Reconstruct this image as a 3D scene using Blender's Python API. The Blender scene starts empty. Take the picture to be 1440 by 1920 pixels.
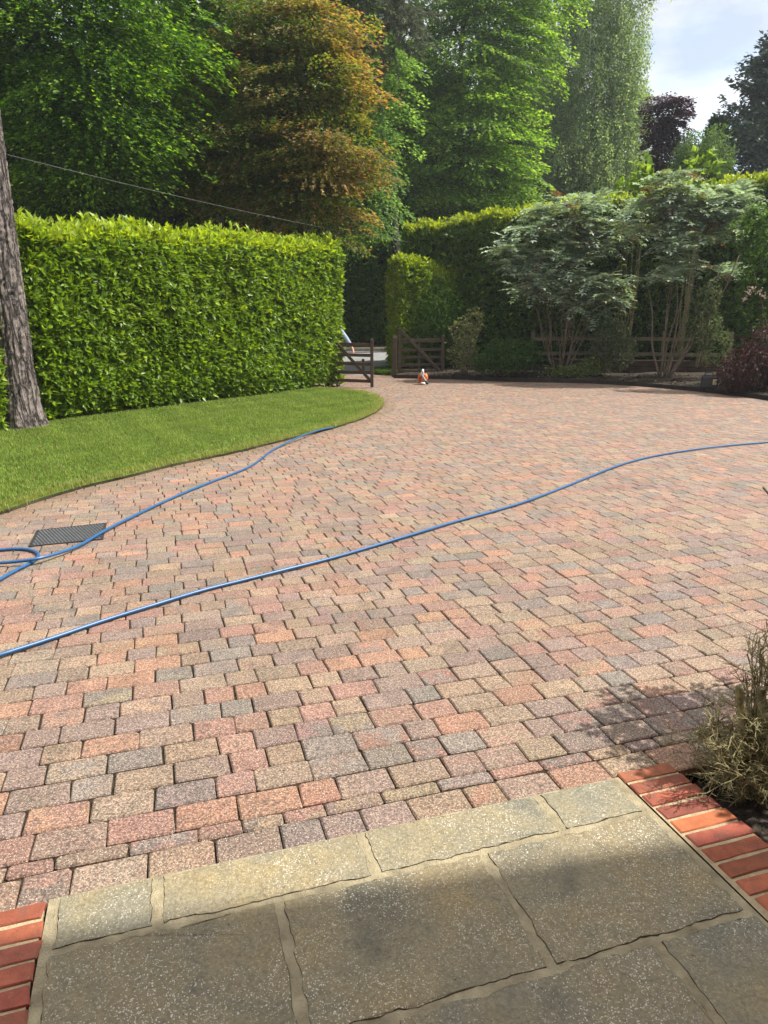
import bpy, math, random
import numpy as np
from mathutils import Vector, Matrix
from mathutils.geometry import tessellate_polygon

C = bpy.context.scene.collection
R = np.random.default_rng(11)
random.seed(5)

# ------------------------------------------------------------------ camera calibration (from the paving grid)
H = 1.72
PITCH = math.radians(15.03)
FPX = 1330.0
cs, sn = math.cos(PITCH), math.sin(PITCH)
def ray(px, py):
    dx = (px - 720) / FPX; dv = (960 - py) / FPX
    return np.array([dx, cs + dv * sn, -sn + dv * cs])
def G(px, py, z=0.0):                       # point on a level surface of height z
    d = ray(px, py); return np.array([0, 0, H]) + d * ((z - H) / d[2])
def P(px, py, Y):                           # point at depth Y
    d = ray(px, py); return np.array([0, 0, H]) + d * (Y / d[1])
K = H / 1.95
ER = np.array([.9545, .298, 0]); EC = np.array([-.298, .9545, 0])   # paving rows / columns
def UV(u, v, z=0.0): return ER * u + EC * v + np.array([0, 0, z])

AZ, EL = math.radians(84), math.radians(56)
SUN = np.array([math.sin(AZ) * math.cos(EL), math.cos(AZ) * math.cos(EL), math.sin(EL)])

def unit(a):
    a = np.asarray(a, float); return a / (np.linalg.norm(a, axis=-1, keepdims=True) + 1e-9)

# ------------------------------------------------------------------ mesh helpers
def mesh(name, V, faces, mats, parent=None, mi=None, attrs=None, smooth=False):
    """faces: list of (m,k) int arrays; mi: list of material index per array (or arrays)"""
    V = np.asarray(V, np.float32)
    me = bpy.data.meshes.new(name)
    me.vertices.add(len(V)); me.vertices.foreach_set('co', V.ravel())
    faces = [np.asarray(f, np.int32) for f in faces if len(f)]
    lv = np.concatenate([f.ravel() for f in faces])
    cnt = np.concatenate([np.full(len(f), f.shape[1], np.int32) for f in faces])
    st = np.zeros(len(cnt), np.int32); st[1:] = np.cumsum(cnt)[:-1]
    me.loops.add(len(lv)); me.loops.foreach_set('vertex_index', lv)
    me.polygons.add(len(cnt)); me.polygons.foreach_set('loop_start', st)
    if mi is not None:
        m = np.concatenate([np.full(len(f), k, np.int32) if np.isscalar(k) else np.asarray(k, np.int32) for f, k in zip(faces, mi)])
        me.polygons.foreach_set('material_index', m)
    me.update(calc_edges=True)
    for k, a in (attrs or {}).items():
        a = np.asarray(a, np.float32)
        if a.shape[1] == 3: a = np.concatenate([a, np.ones((len(a), 1), np.float32)], 1)
        at = me.attributes.new(k, 'FLOAT_COLOR', 'POINT'); at.data.foreach_set('color', a.ravel())
    me.polygons.foreach_set('use_smooth', np.full(len(cnt), bool(smooth)))
    for m in (mats if isinstance(mats, (list, tuple)) else [mats]): me.materials.append(m)
    o = bpy.data.objects.new(name, me); C.objects.link(o)
    if parent is not None: o.parent = parent
    return o

class MB:
    """collects shapes, builds one mesh"""
    def __init__(s): s.V = []; s.F = {}; s.n = 0
    def add(s, V, F, m=0):
        V = np.asarray(V, float)
        for f in F: s.F.setdefault((len(f), m), []).append([i + s.n for i in f])
        s.V.append(V); s.n += len(V)
    def box(s, c, size, rot=None, m=0, bev=0.0):
        x, y, z = np.asarray(size, float) / 2
        if bev <= 0:
            V = np.array([[i * x, j * y, k * z] for k in (-1, 1) for j in (-1, 1) for i in (-1, 1)])
            F = [(0, 2, 3, 1), (4, 5, 7, 6), (0, 1, 5, 4), (2, 6, 7, 3), (0, 4, 6, 2), (1, 3, 7, 5)]
        else:
            b = min(bev, x * .9, y * .9, z * .9)
            V = []; 
            for zz, ins in ((-z, b), (-z + b, 0), (z - b, 0), (z, b)):
                X, Y = x - ins, y - ins
                V += [[X - b, -Y, zz], [X, -Y + b, zz], [X, Y - b, zz], [X - b, Y, zz], [-X + b, Y, zz], [-X, Y - b, zz], [-X, -Y + b, zz], [-X + b, -Y, zz]]
            V = np.array(V)
            F = [tuple(range(7, -1, -1)), tuple(range(24, 32))]
            for r in range(3):
                for i in range(8): F.append((r * 8 + i, r * 8 + (i + 1) % 8, r * 8 + 8 + (i + 1) % 8, r * 8 + 8 + i))
        if rot is not None: V = V @ np.asarray(rot).T
        s.add(V + np.asarray(c, float), F, m)
    def bar(s, a, b, w, t, up=(0, 0, 1), m=0, bev=0.004):
        a = np.asarray(a, float); b = np.asarray(b, float); d = b - a; L = np.linalg.norm(d); x = d / L
        u = np.asarray(up, float); y = unit(np.cross(u, x)); z = np.cross(x, y)
        s.box((a + b) / 2, (L, t, w), np.stack([x, y, z], 1), m, bev)
    def tube(s, pts, rad, n=6, m=0, cap=True):
        pts = np.asarray(pts, float); k = len(pts)
        rad = np.full(k, rad, float) if np.isscalar(rad) else np.asarray(rad, float)
        T = unit(np.gradient(pts, axis=0)); ref = np.array([0.31, 0.17, 0.93])
        if abs(T[0] @ ref) > .93: ref = np.array([.9, .3, .1])
        N = unit(ref - T * (T @ ref)[:, None]); B = np.cross(T, N)
        a = np.linspace(0, 2 * np.pi, n, endpoint=False)
        V = (pts[:, None] + rad[:, None, None] * (N[:, None] * np.cos(a)[None, :, None] + B[:, None] * np.sin(a)[None, :, None])).reshape(-1, 3)
        F = [(r * n + i, r * n + (i + 1) % n, r * n + n + (i + 1) % n, r * n + n + i) for r in range(k - 1) for i in range(n)]
        if cap: F += [tuple(range(n - 1, -1, -1)), tuple(range((k - 1) * n, k * n))]
        s.add(V, F, m)
    def ell(s, c, r, nu=14, nv=9, rot=None, m=0):
        V = [[0, 0, -1]]
        for j in range(1, nv):
            p = -math.pi / 2 + math.pi * j / nv
            for i in range(nu): V.append([math.cos(p) * math.cos(2 * math.pi * i / nu), math.cos(p) * math.sin(2 * math.pi * i / nu), math.sin(p)])
        V.append([0, 0, 1]); V = np.array(V) * np.asarray(r, float)
        if rot is not None: V = V @ np.asarray(rot).T
        F = [(0, 1 + (i + 1) % nu, 1 + i) for i in range(nu)]
        for j in range(nv - 2):
            for i in range(nu): F.append((1 + j * nu + i, 1 + j * nu + (i + 1) % nu, 1 + (j + 1) * nu + (i + 1) % nu, 1 + (j + 1) * nu + i))
        l = len(V) - 1; F += [(l, l - nu + i, l - nu + (i + 1) % nu) for i in range(nu)]
        s.add(V + np.asarray(c, float), F, m)
    def build(s, name, mats, parent=None, smooth=False):
        ks = list(s.F)
        return mesh(name, np.concatenate(s.V), [np.array(s.F[k]) for k in ks], mats, parent, [k[1] for k in ks], None, smooth)

def tag(o, label=None, cat=None, group=None, kind=None):
    if label: o['label'] = label
    if cat: o['category'] = cat
    if group: o['group'] = group
    if kind: o['kind'] = kind
    return o
def thing(name, label, cat, loc=(0, 0, 0), group=None, kind=None):
    o = bpy.data.objects.new(name, None); C.objects.link(o); o.empty_display_size = .2
    # parts are modelled in world coordinates: move them under the base afterwards
    o['_base'] = [float(v) for v in loc]
    return tag(o, label, cat, group, kind)
def settle():
    """put every thing's Empty at its base and keep the parts where they were built"""
    for o in list(C.objects):
        if o.type == 'EMPTY' and '_base' in o:
            b = Vector(o['_base']); del o['_base']
            o.location = b
            for ch in o.children: ch.location = ch.location - b

# ------------------------------------------------------------------ materials
def nodes(name):
    m = bpy.data.materials.new(name); m.use_nodes = True
    nt = m.node_tree; nt.nodes.clear()
    out = nt.nodes.new('ShaderNodeOutputMaterial')
    return m, nt, out
class NT:
    def __init__(s, nt): s.nt = nt
    def n(s, t, **kw):
        x = s.nt.nodes.new('ShaderNode' + t)
        for k, v in kw.items():
            if k.startswith('i_'):
                key = k[2:]; key = int(key) if key.isdigit() else key.replace('_', ' ')
                inp = x.inputs[key]
                if hasattr(v, 'is_output') or isinstance(v, bpy.types.NodeSocket): s.nt.links.new(v, inp)
                else: inp.default_value = v
            else: setattr(x, k, v)
        return x
    def ramp(s, fac, stops):
        r = s.n('ValToRGB'); e = r.color_ramp.elements
        while len(e) < len(stops): e.new(.5)
        for el, (p, c) in zip(e, stops):
            el.position = p; el.color = (*c, 1) if len(c) == 3 else c
        s.nt.links.new(fac, r.inputs[0]); return r.outputs[0]
    def mix(s, fac, a, b, mode='MIX'):
        m = s.n('Mix', data_type='RGBA', blend_type=mode)
        for i, v in ((0, fac), (6, a), (7, b)):
            if isinstance(v, bpy.types.NodeSocket): s.nt.links.new(v, m.inputs[i])
            else: m.inputs[i].default_value = v if i == 0 else ((*v, 1) if len(v) == 3 else v)
        return m.outputs[2]
    def link(s, a, b): s.nt.links.new(a, b)
    def coord(s, which='Object'): return s.n('TexCoord').outputs[which]
    def noise(s, co, scale, detail=3, rough=.55, dist=0):
        return s.n('TexNoise', i_Vector=co, i_Scale=scale, i_Detail=detail, i_Roughness=rough, i_Distortion=dist).outputs[0]

def leaf_mat(name, rough=.45, spec=.35, trans=.4, tint=(1.25, 1.25, .55)):
    m, nt, out = nodes(name); g = NT(nt)
    col = g.n('Attribute', attribute_name='col').outputs['Color']
    nz = g.noise(g.coord(), 9, 2)
    c2 = g.mix(1.0, col, g.ramp(nz, [(.25, (.8, .8, .8)), (.75, (1.18, 1.18, 1.1))]), 'MULTIPLY')
    p = g.n('BsdfPrincipled', i_Roughness=rough); g.link(c2, p.inputs['Base Color'])
    p.inputs['Specular IOR Level'].default_value = spec
    t = g.n('BsdfTranslucent'); g.link(g.mix(1.0, c2, tint, 'MULTIPLY'), t.inputs['Color'])
    mx = g.n('MixShader', i_0=trans); g.link(p.outputs[0], mx.inputs[1]); g.link(t.outputs[0], mx.inputs[2])
    g.link(mx.outputs[0], out.inputs[0]); return m

def plain(name, col, rough=.6, spec=.5, var=.25, scale=12, bump=0.0, bscale=60, metal=0, col2=None, stretch=None):
    m, nt, out = nodes(name); g = NT(nt); co = g.coord()
    if stretch:
        mp = g.n('Mapping', i_Vector=co); mp.inputs['Scale'].default_value = stretch; co = mp.outputs[0]
    nz = g.noise(co, scale, 5)
    a = tuple(c * (1 - var) for c in col); b = tuple(min(1, c * (1 + var)) for c in (col2 or col))
    cc = g.ramp(nz, [(.3, a), (.7, b)])
    p = g.n('BsdfPrincipled', i_Roughness=rough, i_Metallic=metal); g.link(cc, p.inputs['Base Color'])
    p.inputs['Specular IOR Level'].default_value = spec
    if bump:
        bn = g.n('Bump', i_Strength=bump, i_Distance=.01); g.link(g.noise(co, bscale, 5), bn.inputs['Height']); g.link(bn.outputs[0], p.inputs['Normal'])
    g.link(p.outputs[0], out.inputs[0]); return m

def paver_mat():
    m, nt, out = nodes('tumbled_paver'); g = NT(nt); co = g.coord()
    c1 = g.n('Attribute', attribute_name='col').outputs['Color']
    c2 = g.n('Attribute', attribute_name='colb').outputs['Color']
    base = g.mix(g.ramp(g.noise(co, 9, 3, .6), [(.42, (0, 0, 0)), (.6, (1, 1, 1))]), c1, c2)
    base = g.mix(1.0, base, g.ramp(g.noise(co, 2.2, 4), [(.3, (.84, .84, .82)), (.7, (1.12, 1.1, 1.08))]), 'MULTIPLY')
    grain = g.noise(co, 120, 4, .7)
    base = g.mix(1.0, base, g.ramp(grain, [(.33, (.30, .28, .26)), (.5, (.95, .95, .95)), (.62, (1.85, 1.8, 1.68))]), 'MULTIPLY')
    v = g.n('TexVoronoi', i_Vector=co, i_Scale=165)
    chip = g.n('Math', operation='MULTIPLY')
    g.link(g.ramp(v.outputs['Distance'], [(.15, (1, 1, 1)), (.34, (0, 0, 0))]), chip.inputs[0])
    sep = g.n('SeparateColor'); g.link(v.outputs['Color'], sep.inputs[0])
    g.link(g.ramp(sep.outputs[0], [(.55, (0, 0, 0)), (.62, (1, 1, 1))]), chip.inputs[1])
    base = g.mix(chip.outputs[0], base, (.62, .55, .44))
    pit = g.ramp(g.noise(co, 46, 4, .65), [(.555, (0, 0, 0)), (.63, (1, 1, 1))])
    lich = g.ramp(g.noise(co, 5, 3), [(.42, (.12, .12, .12)), (.66, (.95, .95, .95))])
    pm = g.n('Math', operation='MULTIPLY'); g.link(pit, pm.inputs[0]); g.link(lich, pm.inputs[1])
    base = g.mix(pm.outputs[0], base, (.07, .06, .05))
    p = g.n('BsdfPrincipled', i_Roughness=.72); g.link(base, p.inputs['Base Color']); p.inputs['Specular IOR Level'].default_value = .4
    bn = g.n('Bump', i_Strength=.8, i_Distance=.004); g.link(grain, bn.inputs['Height']); g.link(bn.outputs[0], p.inputs['Normal'])
    g.link(p.outputs[0], out.inputs[0]); return m

def slab_mat():
    m, nt, out = nodes('riven_slab'); g = NT(nt); co = g.coord()
    c1 = g.mix(1.0, g.n('Attribute', attribute_name='col').outputs['Color'], (1.12, 1.00, .78), 'MULTIPLY')
    big = g.noise(co, 3.2, 6, .6, .6)
    base = g.mix(1.0, c1, g.ramp(big, [(.30, (.58, .63, .70)), (.45, (.92, .93, .93)), (.58, (1.05, 1.0, .88)), (.74, (1.35, 1.15, .78))]), 'MULTIPLY')
    base = g.mix(1.0, base, g.ramp(g.noise(co, 90, 5, .7), [(.3, (.62, .62, .62)), (.7, (1.3, 1.3, 1.28))]), 'MULTIPLY')
    cr = g.n('TexVoronoi', i_Vector=g.mix(.16, co, g.n('TexNoise', i_Vector=co, i_Scale=5.0, i_Detail=6.0).outputs['Color']), i_Scale=4.5, feature='DISTANCE_TO_EDGE').outputs['Distance']
    cm = g.n('Math', operation='MULTIPLY'); g.link(g.ramp(cr, [(.0, (.4, .4, .4)), (.012, (0, 0, 0))]), cm.inputs[0]); g.link(g.ramp(g.noise(co, 3.1, 3), [(.52, (0, 0, 0)), (.6, (1, 1, 1))]), cm.inputs[1])
    base = g.mix(cm.outputs[0], base, (.05, .045, .035))
    v = g.n('TexVoronoi', i_Vector=g.mix(.02, co, g.n('TexNoise', i_Vector=co, i_Scale=60.0).outputs['Color']), i_Scale=190)
    sep = g.n('SeparateColor'); g.link(v.outputs['Color'], sep.inputs[0])
    a = g.n('Math', operation='MULTIPLY'); b = g.n('Math', operation='MULTIPLY')
    g.link(g.ramp(v.outputs['Distance'], [(.2, (1, 1, 1)), (.5, (0, 0, 0))]), a.inputs[0])
    g.link(g.ramp(sep.outputs[0], [(.62, (0, 0, 0)), (.72, (1, 1, 1))]), a.inputs[1])
    g.link(a.outputs[0], b.inputs[0]); g.link(g.ramp(g.noise(co, 2.6, 4, .6), [(.38, (.12, .12, .12)), (.58, (1, 1, 1))]), b.inputs[1])
    base = g.mix(b.outputs[0], base, (.62, .59, .50))
    base = g.mix(g.ramp(g.noise(co, 60, 3), [(.70, (0, 0, 0)), (.76, (.8, .8, .8))]), base, (.03, .026, .02))
    p = g.n('BsdfPrincipled', i_Roughness=.62); g.link(base, p.inputs['Base Color']); p.inputs['Specular IOR Level'].default_value = .4
    bn = g.n('Bump', i_Strength=.9, i_Distance=.014)
    hh = g.n('Math', operation='ADD'); g.link(g.noise(co, 7, 7, .62, 1.0), hh.inputs[0]); 
    sm = g.n('Math', operation='MULTIPLY', i_1=.25); g.link(g.noise(co, 130, 3), sm.inputs[0]); g.link(sm.outputs[0], hh.inputs[1])
    g.link(hh.outputs[0], bn.inputs['Height']); g.link(bn.outputs[0], p.inputs['Normal'])
    g.link(p.outputs[0], out.inputs[0]); return m

def brick_mat():
    m, nt, out = nodes('red_brick'); g = NT(nt); co = g.coord()
    c1 = g.n('Attribute', attribute_name='col').outputs['Color']
    base = g.mix(1.0, c1, g.ramp(g.noise(co, 25, 6, .65), [(.3, (.7, .68, .66)), (.7, (1.2, 1.2, 1.15))]), 'MULTIPLY')
    base = g.mix(g.ramp(g.noise(co, 110, 3), [(.66, (0, 0, 0)), (.72, (.7, .7, .7))]), base, (.06, .03, .025))
    base = g.mix(g.ramp(g.noise(co, 14, 5, .6), [(.52, (0, 0, 0)), (.74, (.7, .7, .7))]), base, (.13, .07, .045))
    base = g.mix(g.ramp(g.noise(co, 38, 5, .7), [(.62, (0, 0, 0)), (.72, (.55, .55, .55))]), base, (.30, .22, .14))
    p = g.n('BsdfPrincipled', i_Roughness=.8); g.link(base, p.inputs['Base Color'])
    bn = g.n('Bump', i_Strength=.6, i_Distance=.004); g.link(g.noise(co, 120, 4), bn.inputs['Height']); g.link(bn.outputs[0], p.inputs['Normal'])
    g.link(p.outputs[0], out.inputs[0]); return m

def bark_mat(name, dark, light, sc=(9, 9, 2.2), bump=1.0):
    m, nt, out = nodes(name); g = NT(nt)
    mp = g.n('Mapping', i_Vector=g.coord()); mp.inputs['Scale'].default_value = sc
    wn = g.n('TexNoise', i_Vector=mp.outputs[0], i_Scale=.9, i_Detail=5.0, i_Roughness=.6)
    wv = g.n('VectorMath', operation='SCALE', i_0=wn.outputs['Color']); wv.inputs['Scale'].default_value = 1.5
    av = g.n('VectorMath', operation='ADD', i_0=mp.outputs[0], i_1=wv.outputs[0])
    v = g.n('TexVoronoi', i_Vector=av.outputs[0], i_Scale=1.0, feature='DISTANCE_TO_EDGE').outputs['Distance']
    nz = g.noise(mp.outputs[0], 2.5, 6, .65)
    c = g.mix(g.ramp(v, [(.0, (1, 1, 1)), (.17, (0, 0, 0))]), g.ramp(nz, [(.3, tuple(.5 * x for x in light)), (.7, tuple(1.15 * x for x in light))]), dark)
    p = g.n('BsdfPrincipled', i_Roughness=.9); g.link(c, p.inputs['Base Color'])
    ad = g.n('Math', operation='ADD'); g.link(g.ramp(v, [(0, (0, 0, 0)), (.2, (1, 1, 1))]), ad.inputs[0]); g.link(nz, ad.inputs[1])
    bn = g.n('Bump', i_Strength=bump, i_Distance=.03); g.link(ad.outputs[0], bn.inputs['Height']); g.link(bn.outputs[0], p.inputs['Normal'])
    g.link(p.outputs[0], out.inputs[0]); return m

M = dict(
    leaf=leaf_mat('tree_leaf', .5, .3, .5, (1.6, 1.55, .6)),
    laurel=leaf_mat('laurel_leaf', .38, .4, .42, (1.6, 1.45, .45)),
    glossy=leaf_mat('mahonia_leaf', .42, .5, .32, (1.3, 1.4, .8)),
    needle=leaf_mat('conifer_needle', .6, .3, .12),
    redleaf=leaf_mat('red_leaf', .5, .3, .4, (1.3, 1.0, .7)),
    grass=leaf_mat('grass_blade', .5, .3, .4, (1.2, 1.2, .6)),
    twig=plain('twig', (.15, .13, .06), .85, .2, .5, 30, .4, col2=(.27, .24, .12)),
    stem=plain('mahonia_stem', (.17, .125, .085), .85, .2, .45, 9, .8, 40, stretch=(3, 3, 1)),
    bark=bark_mat('tree_bark', (.02, .016, .012), (.10, .08, .06)),
    pine=bark_mat('pine_bark', (.03, .022, .02), (.25, .205, .18), (10, 10, 2.1), 1.0),
    birch=plain('birch_bark', (.55, .53, .48), .8, .2, .35, 6, .3, stretch=(1, 1, 4)),
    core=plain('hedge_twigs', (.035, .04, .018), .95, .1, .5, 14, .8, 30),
    paver=paver_mat(), slab=slab_mat(), brick=brick_mat(),
    joint=plain('joint_sand', (.028, .023, .017), .95, .1, .5, 25, .8, 120, col2=(.045, .036, .022)),
    mortar=plain('mortar', (.325, .275, .175), .9, .2, .34, 14, .9, 150),
    crack=plain('mortar_crack', (.085, .07, .045), .95, .1, .6, 30),
    mortarlight=plain('brick_mortar', (.42, .33, .20), .9, .2, .2, 30, .8, 150),
    soil=plain('bark_mulch', (.028, .022, .017), .95, .2, .6, 45, 1.0, 60, col2=(.05, .04, .03)),
    earth=plain('earth', (.05, .045, .028), .95, .1, .4, 3, .5, 20),
    lawn=plain('lawn_soil', (.075, .115, .02), .95, .1, .3, 3, .6, 90),
    wood=plain('stained_gate_timber', (.068, .043, .028), .6, .35, .4, 3, .5, 30, stretch=(1, 1, 12)),
    timber=plain('dark_edging_timber', (.022, .016, .012), .8, .3, .4, 5, .6, 40),
    sleeper=plain('sleeper_timber', (.06, .038, .025), .85, .2, .4, 4, .6, 30),
    rail=plain('weathered_rail', (.16, .13, .08), .85, .2, .35, 4, .6, 30),
    hose=plain('blue_hose', (.018, .095, .235), .35, .5, .15, 40),
    iron=plain('cast_iron', (.022, .023, .024), .5, .5, .4, 40, .5, 200),
    stud=plain('worn_iron', (.12, .125, .13), .35, .6, .4, 60, .3, 200),
    asphalt=plain('asphalt', (.24, .24, .24), .85, .4, .2, 5, .6, 300),
    kerb=plain('kerb_stone', (.30, .27, .22), .9, .3, .3, 8, .6, 60),
    cable=plain('cable', (.11, .11, .11), .5, .4, .1, 20),
    orange=plain('orange_plastic', (.62, .13, .03), .4, .5, .1, 20),
    white=plain('pale_grey_plastic', (.66, .65, .60), .45, .5, .1, 20),
    grey=plain('grey_plastic', (.23, .22, .19), .5, .5, .12, 20),
    black=plain('black_plastic', (.016, .017, .018), .45, .5, .3, 20),
    redcap=plain('red_cap', (.5, .04, .02), .4, .5, .1, 20),
    label=plain('can_label', (.55, .42, .25), .6, .3, .5, 30),
    skin=plain('skin', (.55, .31, .22), .55, .4, .08, 20),
    shirt=plain('blue_grey_shirt', (.28, .34, .44), .9, .2, .18, 14, .5, 60),
    trouser=plain('dark_trousers', (.03, .033, .045), .9, .2, .2, 14),
    shoe=plain('dark_shoe', (.02, .018, .016), .6, .4, .2, 14),
    hair=plain('brown_hair', (.05, .03, .018), .7, .3, .3, 60),
    render=plain('house_brickwork', (.30, .12, .07), .85, .2, .3, 12),
    rooftile=plain('roof_tile', (.12, .07, .05), .85, .2, .3, 8),
    flower=plain('faded_blossom', (.5, .36, .30), .8, .2, .3, 40),
)

# ------------------------------------------------------------------ leaf instancing
def T_laurel():
    V = np.array([[0, 0, 0], [.21, .48, .06], [0, .5, -.01], [-.21, .48, .06], [0, 1, -.09]])
    F = np.array([[0, 1, 2], [1, 4, 2], [4, 3, 2], [3, 0, 2]]); return V, F
def T_diamond(w=.32, fold=.08):
    V = np.array([[0, 0, 0], [w, .45, fold], [0, 1, -.06], [-w, .45, fold]]); return V, np.array([[0, 1, 2], [0, 2, 3]])
def T_tri(w=.12):
    return np.array([[-w, 0, 0], [w, 0, 0], [0, 1, 0]]), np.array([[0, 1, 2]])

def leaves(name, parts, mat, parent, extra=None):
    """parts: list of (template, pos, dir, nrm, size, col)"""
    Vs, Fs, Cs, n = [], {}, [], 0
    for (TV, TF), pos, d, nr, size, col in parts:
        N = len(pos)
        if not N: continue
        y = unit(d); z = nr - (np.sum(nr * y, 1, keepdims=True)) * y; z = unit(z); x = np.cross(y, z)
        size = np.broadcast_to(np.asarray(size, float), (N,))
        V = (TV[None, :, 0, None] * x[:, None] + TV[None, :, 1, None] * y[:, None] + TV[None, :, 2, None] * z[:, None]) * size[:, None, None] + pos[:, None]
        Vs.append(V.reshape(-1, 3)); Cs.append(np.repeat(np.clip(col, 0, 1), len(TV), 0))
        F = (TF[None] + (np.arange(N) * len(TV))[:, None, None] + n).reshape(-1, TF.shape[1])
        Fs.setdefault(TF.shape[1], []).append(F); n += N * len(TV)
    mats = [mat]; fl = [np.concatenate(f) for f in Fs.values()]; mi = [0] * len(fl)
    if extra is not None:                                  # (V, F quads, material)
        fl.append(np.asarray(extra[1]) + n); mi.append(1); mats.append(extra[2])
        Vs.append(extra[0]); Cs.append(np.full((len(extra[0]), 3), .1))
    return mesh(name, np.concatenate(Vs), fl, mats, parent, mi, {'col': np.concatenate(Cs)})

def rn(n, k=3): return R.normal(size=(n, k))
def mixcol(n, *cols, power=1.0):
    t = R.random((n, 1)) ** power
    a, b = np.array(cols[0]), np.array(cols[1])
    return (a * (1 - t) + b * t) * (1 + .18 * rn(n, 1))

UP = np.array([0, 0, 1.0])

def shoots(pos, axis, k, size, colf, spread=(.5, 1.25)):
    """k leaves round each shoot"""
    N = len(pos); ax = unit(axis)
    p = np.repeat(pos, k, 0); a = np.repeat(ax, k, 0)
    ref = unit(rn(N * k)); rad = unit(ref - a * np.sum(ref * a, 1, keepdims=True))
    t = R.uniform(*spread, (N * k, 1))
    d = a * np.cos(t) + rad * np.sin(t)
    nr = a * np.sin(t) - rad * np.cos(t) + .35 * rn(N * k)
    p = p + a * R.uniform(-.03, .05, (N * k, 1)) * size / .13
    s = size * R.uniform(.7, 1.2, N * k)
    return p, d, nr, s, colf(N * k)

# ------------------------------------------------------------------ hedges
def lump(s, z, seed):
    r = np.random.default_rng(seed); v = 0
    for i in range(5):
        f = r.uniform(.8, 3.4, 2); ph = r.uniform(0, 6.28, 2); v = v + np.sin(s * f[0] + ph[0]) * np.sin(z * f[1] + ph[1])
    return v / 3.0

def hedge(name, label, A, B, h0, h1, thick, nfront, size, old, new, young, seed, group=None, dens_top=1.0, z0=0.0, end0=True, end1=True, topnew=.75, frontnew=.12, ragged=.1):
    A = np.array(A, float); B = np.array(B, float); A[2] = B[2] = z0
    L = np.linalg.norm(B - A); t = (B - A) / L
    n = np.array([t[1], -t[0], 0]);
    if n @ (-(A + B) / 2) < 0: n = -n
    base = thing(name, label, 'hedge', (A + B) / 2 - n * thick / 2, group)
    hgt = lambda s: h0 + (h1 - h0) * s / L + .05 * np.sin(s * 2.1 + seed) + .035 * np.sin(s * 5.3 + seed * 2)
    parts = []
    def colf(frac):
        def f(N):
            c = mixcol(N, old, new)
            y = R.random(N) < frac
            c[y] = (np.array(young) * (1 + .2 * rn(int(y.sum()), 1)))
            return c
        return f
    # front
    N = nfront; s = R.random(N) * L; zz = R.random(N) ** .95
    hh = hgt(s); z = .10 + zz * (hh - .10)
    dep = np.abs(R.normal(0, .13, N)) - .03
    off = .09 * lump(s, z, seed) - .16 * np.clip(zz - .93, 0, 1) / .07 - dep - .12 * np.clip(.12 - zz, 0, 1) / .12
    pos = A + t * s[:, None] + n * off[:, None]; pos[:, 2] = z0 + z
    ax = n * .62 + UP * .6 + .45 * rn(N)
    fr = np.clip(.3 + 0 * zz, 0, 1)
    k = 6
    p, d, nr, sz, _ = shoots(pos, ax, k, size, lambda m: np.zeros((m, 3)))
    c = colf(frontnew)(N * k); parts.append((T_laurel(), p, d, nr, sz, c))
    # top
    N = int(nfront * thick / ((h0 + h1) / 2) * 1.3 * dens_top); s = R.random(N) * L; w = R.random(N) * thick
    pos = A + t * s[:, None] - n * w[:, None]
    pos[:, 2] = z0 + hgt(s) + R.normal(0, .045, N) + np.where(R.random(N) < ragged, R.uniform(0, .22, N), 0) - .12 * (np.abs(w / thick - .5) * 2) ** 4
    p, d, nr, sz, _ = shoots(pos, UP + .35 * rn(N) + n * .1, 6, size, lambda m: np.zeros((m, 3)), (.25, 1.1))
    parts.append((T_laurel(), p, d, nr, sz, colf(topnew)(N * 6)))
    # ends and back
    for e, on, dirn in ((0, end0, -t), (L, end1, t)):
        if not on: continue
        N = int(nfront * thick / L * 1.15); w = R.random(N) * thick; zz = R.random(N); z = .08 + zz * (hgt(np.full(N, float(e))) - .1)
        off = .08 * lump(w, z, seed + 3) - np.abs(R.normal(0, .12, N)) - .15 * np.clip(zz - .93, 0, 1) / .07
        pos = A + t * e - n * w[:, None] + dirn * off[:, None]; pos[:, 2] = z0 + z
        p, d, nr, sz, _ = shoots(pos, dirn * .62 + UP * .6 + .45 * rn(N), 6, size, lambda m: np.zeros((m, 3)))
        parts.append((T_laurel(), p, d, nr, sz, colf(min(.6, frontnew * 2.5))(N * 6)))
    N = int(nfront * .3); s = R.random(N) * L; z = .1 + R.random(N) * (hgt(s) - .15)
    pos = A + t * s[:, None] - n * (thick + .05 * lump(s, z, seed + 9) - np.abs(R.normal(0, .1, N)))[:, None]; pos[:, 2] = z0 + z
    p, d, nr, sz, _ = shoots(pos, -n * .62 + UP * .6 + .45 * rn(N), 6, size, lambda m: np.zeros((m, 3)))
    parts.append((T_laurel(), p, d, nr, sz, colf(frontnew)(N * 6)))
    leaves('foliage', parts, M['laurel'], base)
    # woody inside: a dense twig mass well inside the leaf shell and a row of stems at the foot
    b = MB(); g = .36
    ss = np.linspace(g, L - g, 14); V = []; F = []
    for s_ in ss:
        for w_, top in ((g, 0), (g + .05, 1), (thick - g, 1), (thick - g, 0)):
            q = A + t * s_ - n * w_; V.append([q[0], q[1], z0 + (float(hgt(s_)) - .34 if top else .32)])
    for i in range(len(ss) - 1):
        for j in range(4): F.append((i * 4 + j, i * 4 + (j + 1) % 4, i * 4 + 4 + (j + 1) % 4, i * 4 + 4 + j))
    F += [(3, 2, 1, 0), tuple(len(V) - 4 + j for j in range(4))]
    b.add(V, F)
    for s_ in np.arange(.2, L, .32):
        q = A + t * (s_ + random.uniform(-.1, .1)) - n * random.uniform(.3, thick - .3); q[2] = z0 - .02
        b.tube([q, q + UP * .3 + np.array([random.uniform(-.1, .1), random.uniform(-.1, .1), 0]), q + UP * .7 + rn(1)[0] * .12], [.025, .02, .012], 5)
    b.build('stems', M['core'], base)
    return base

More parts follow.
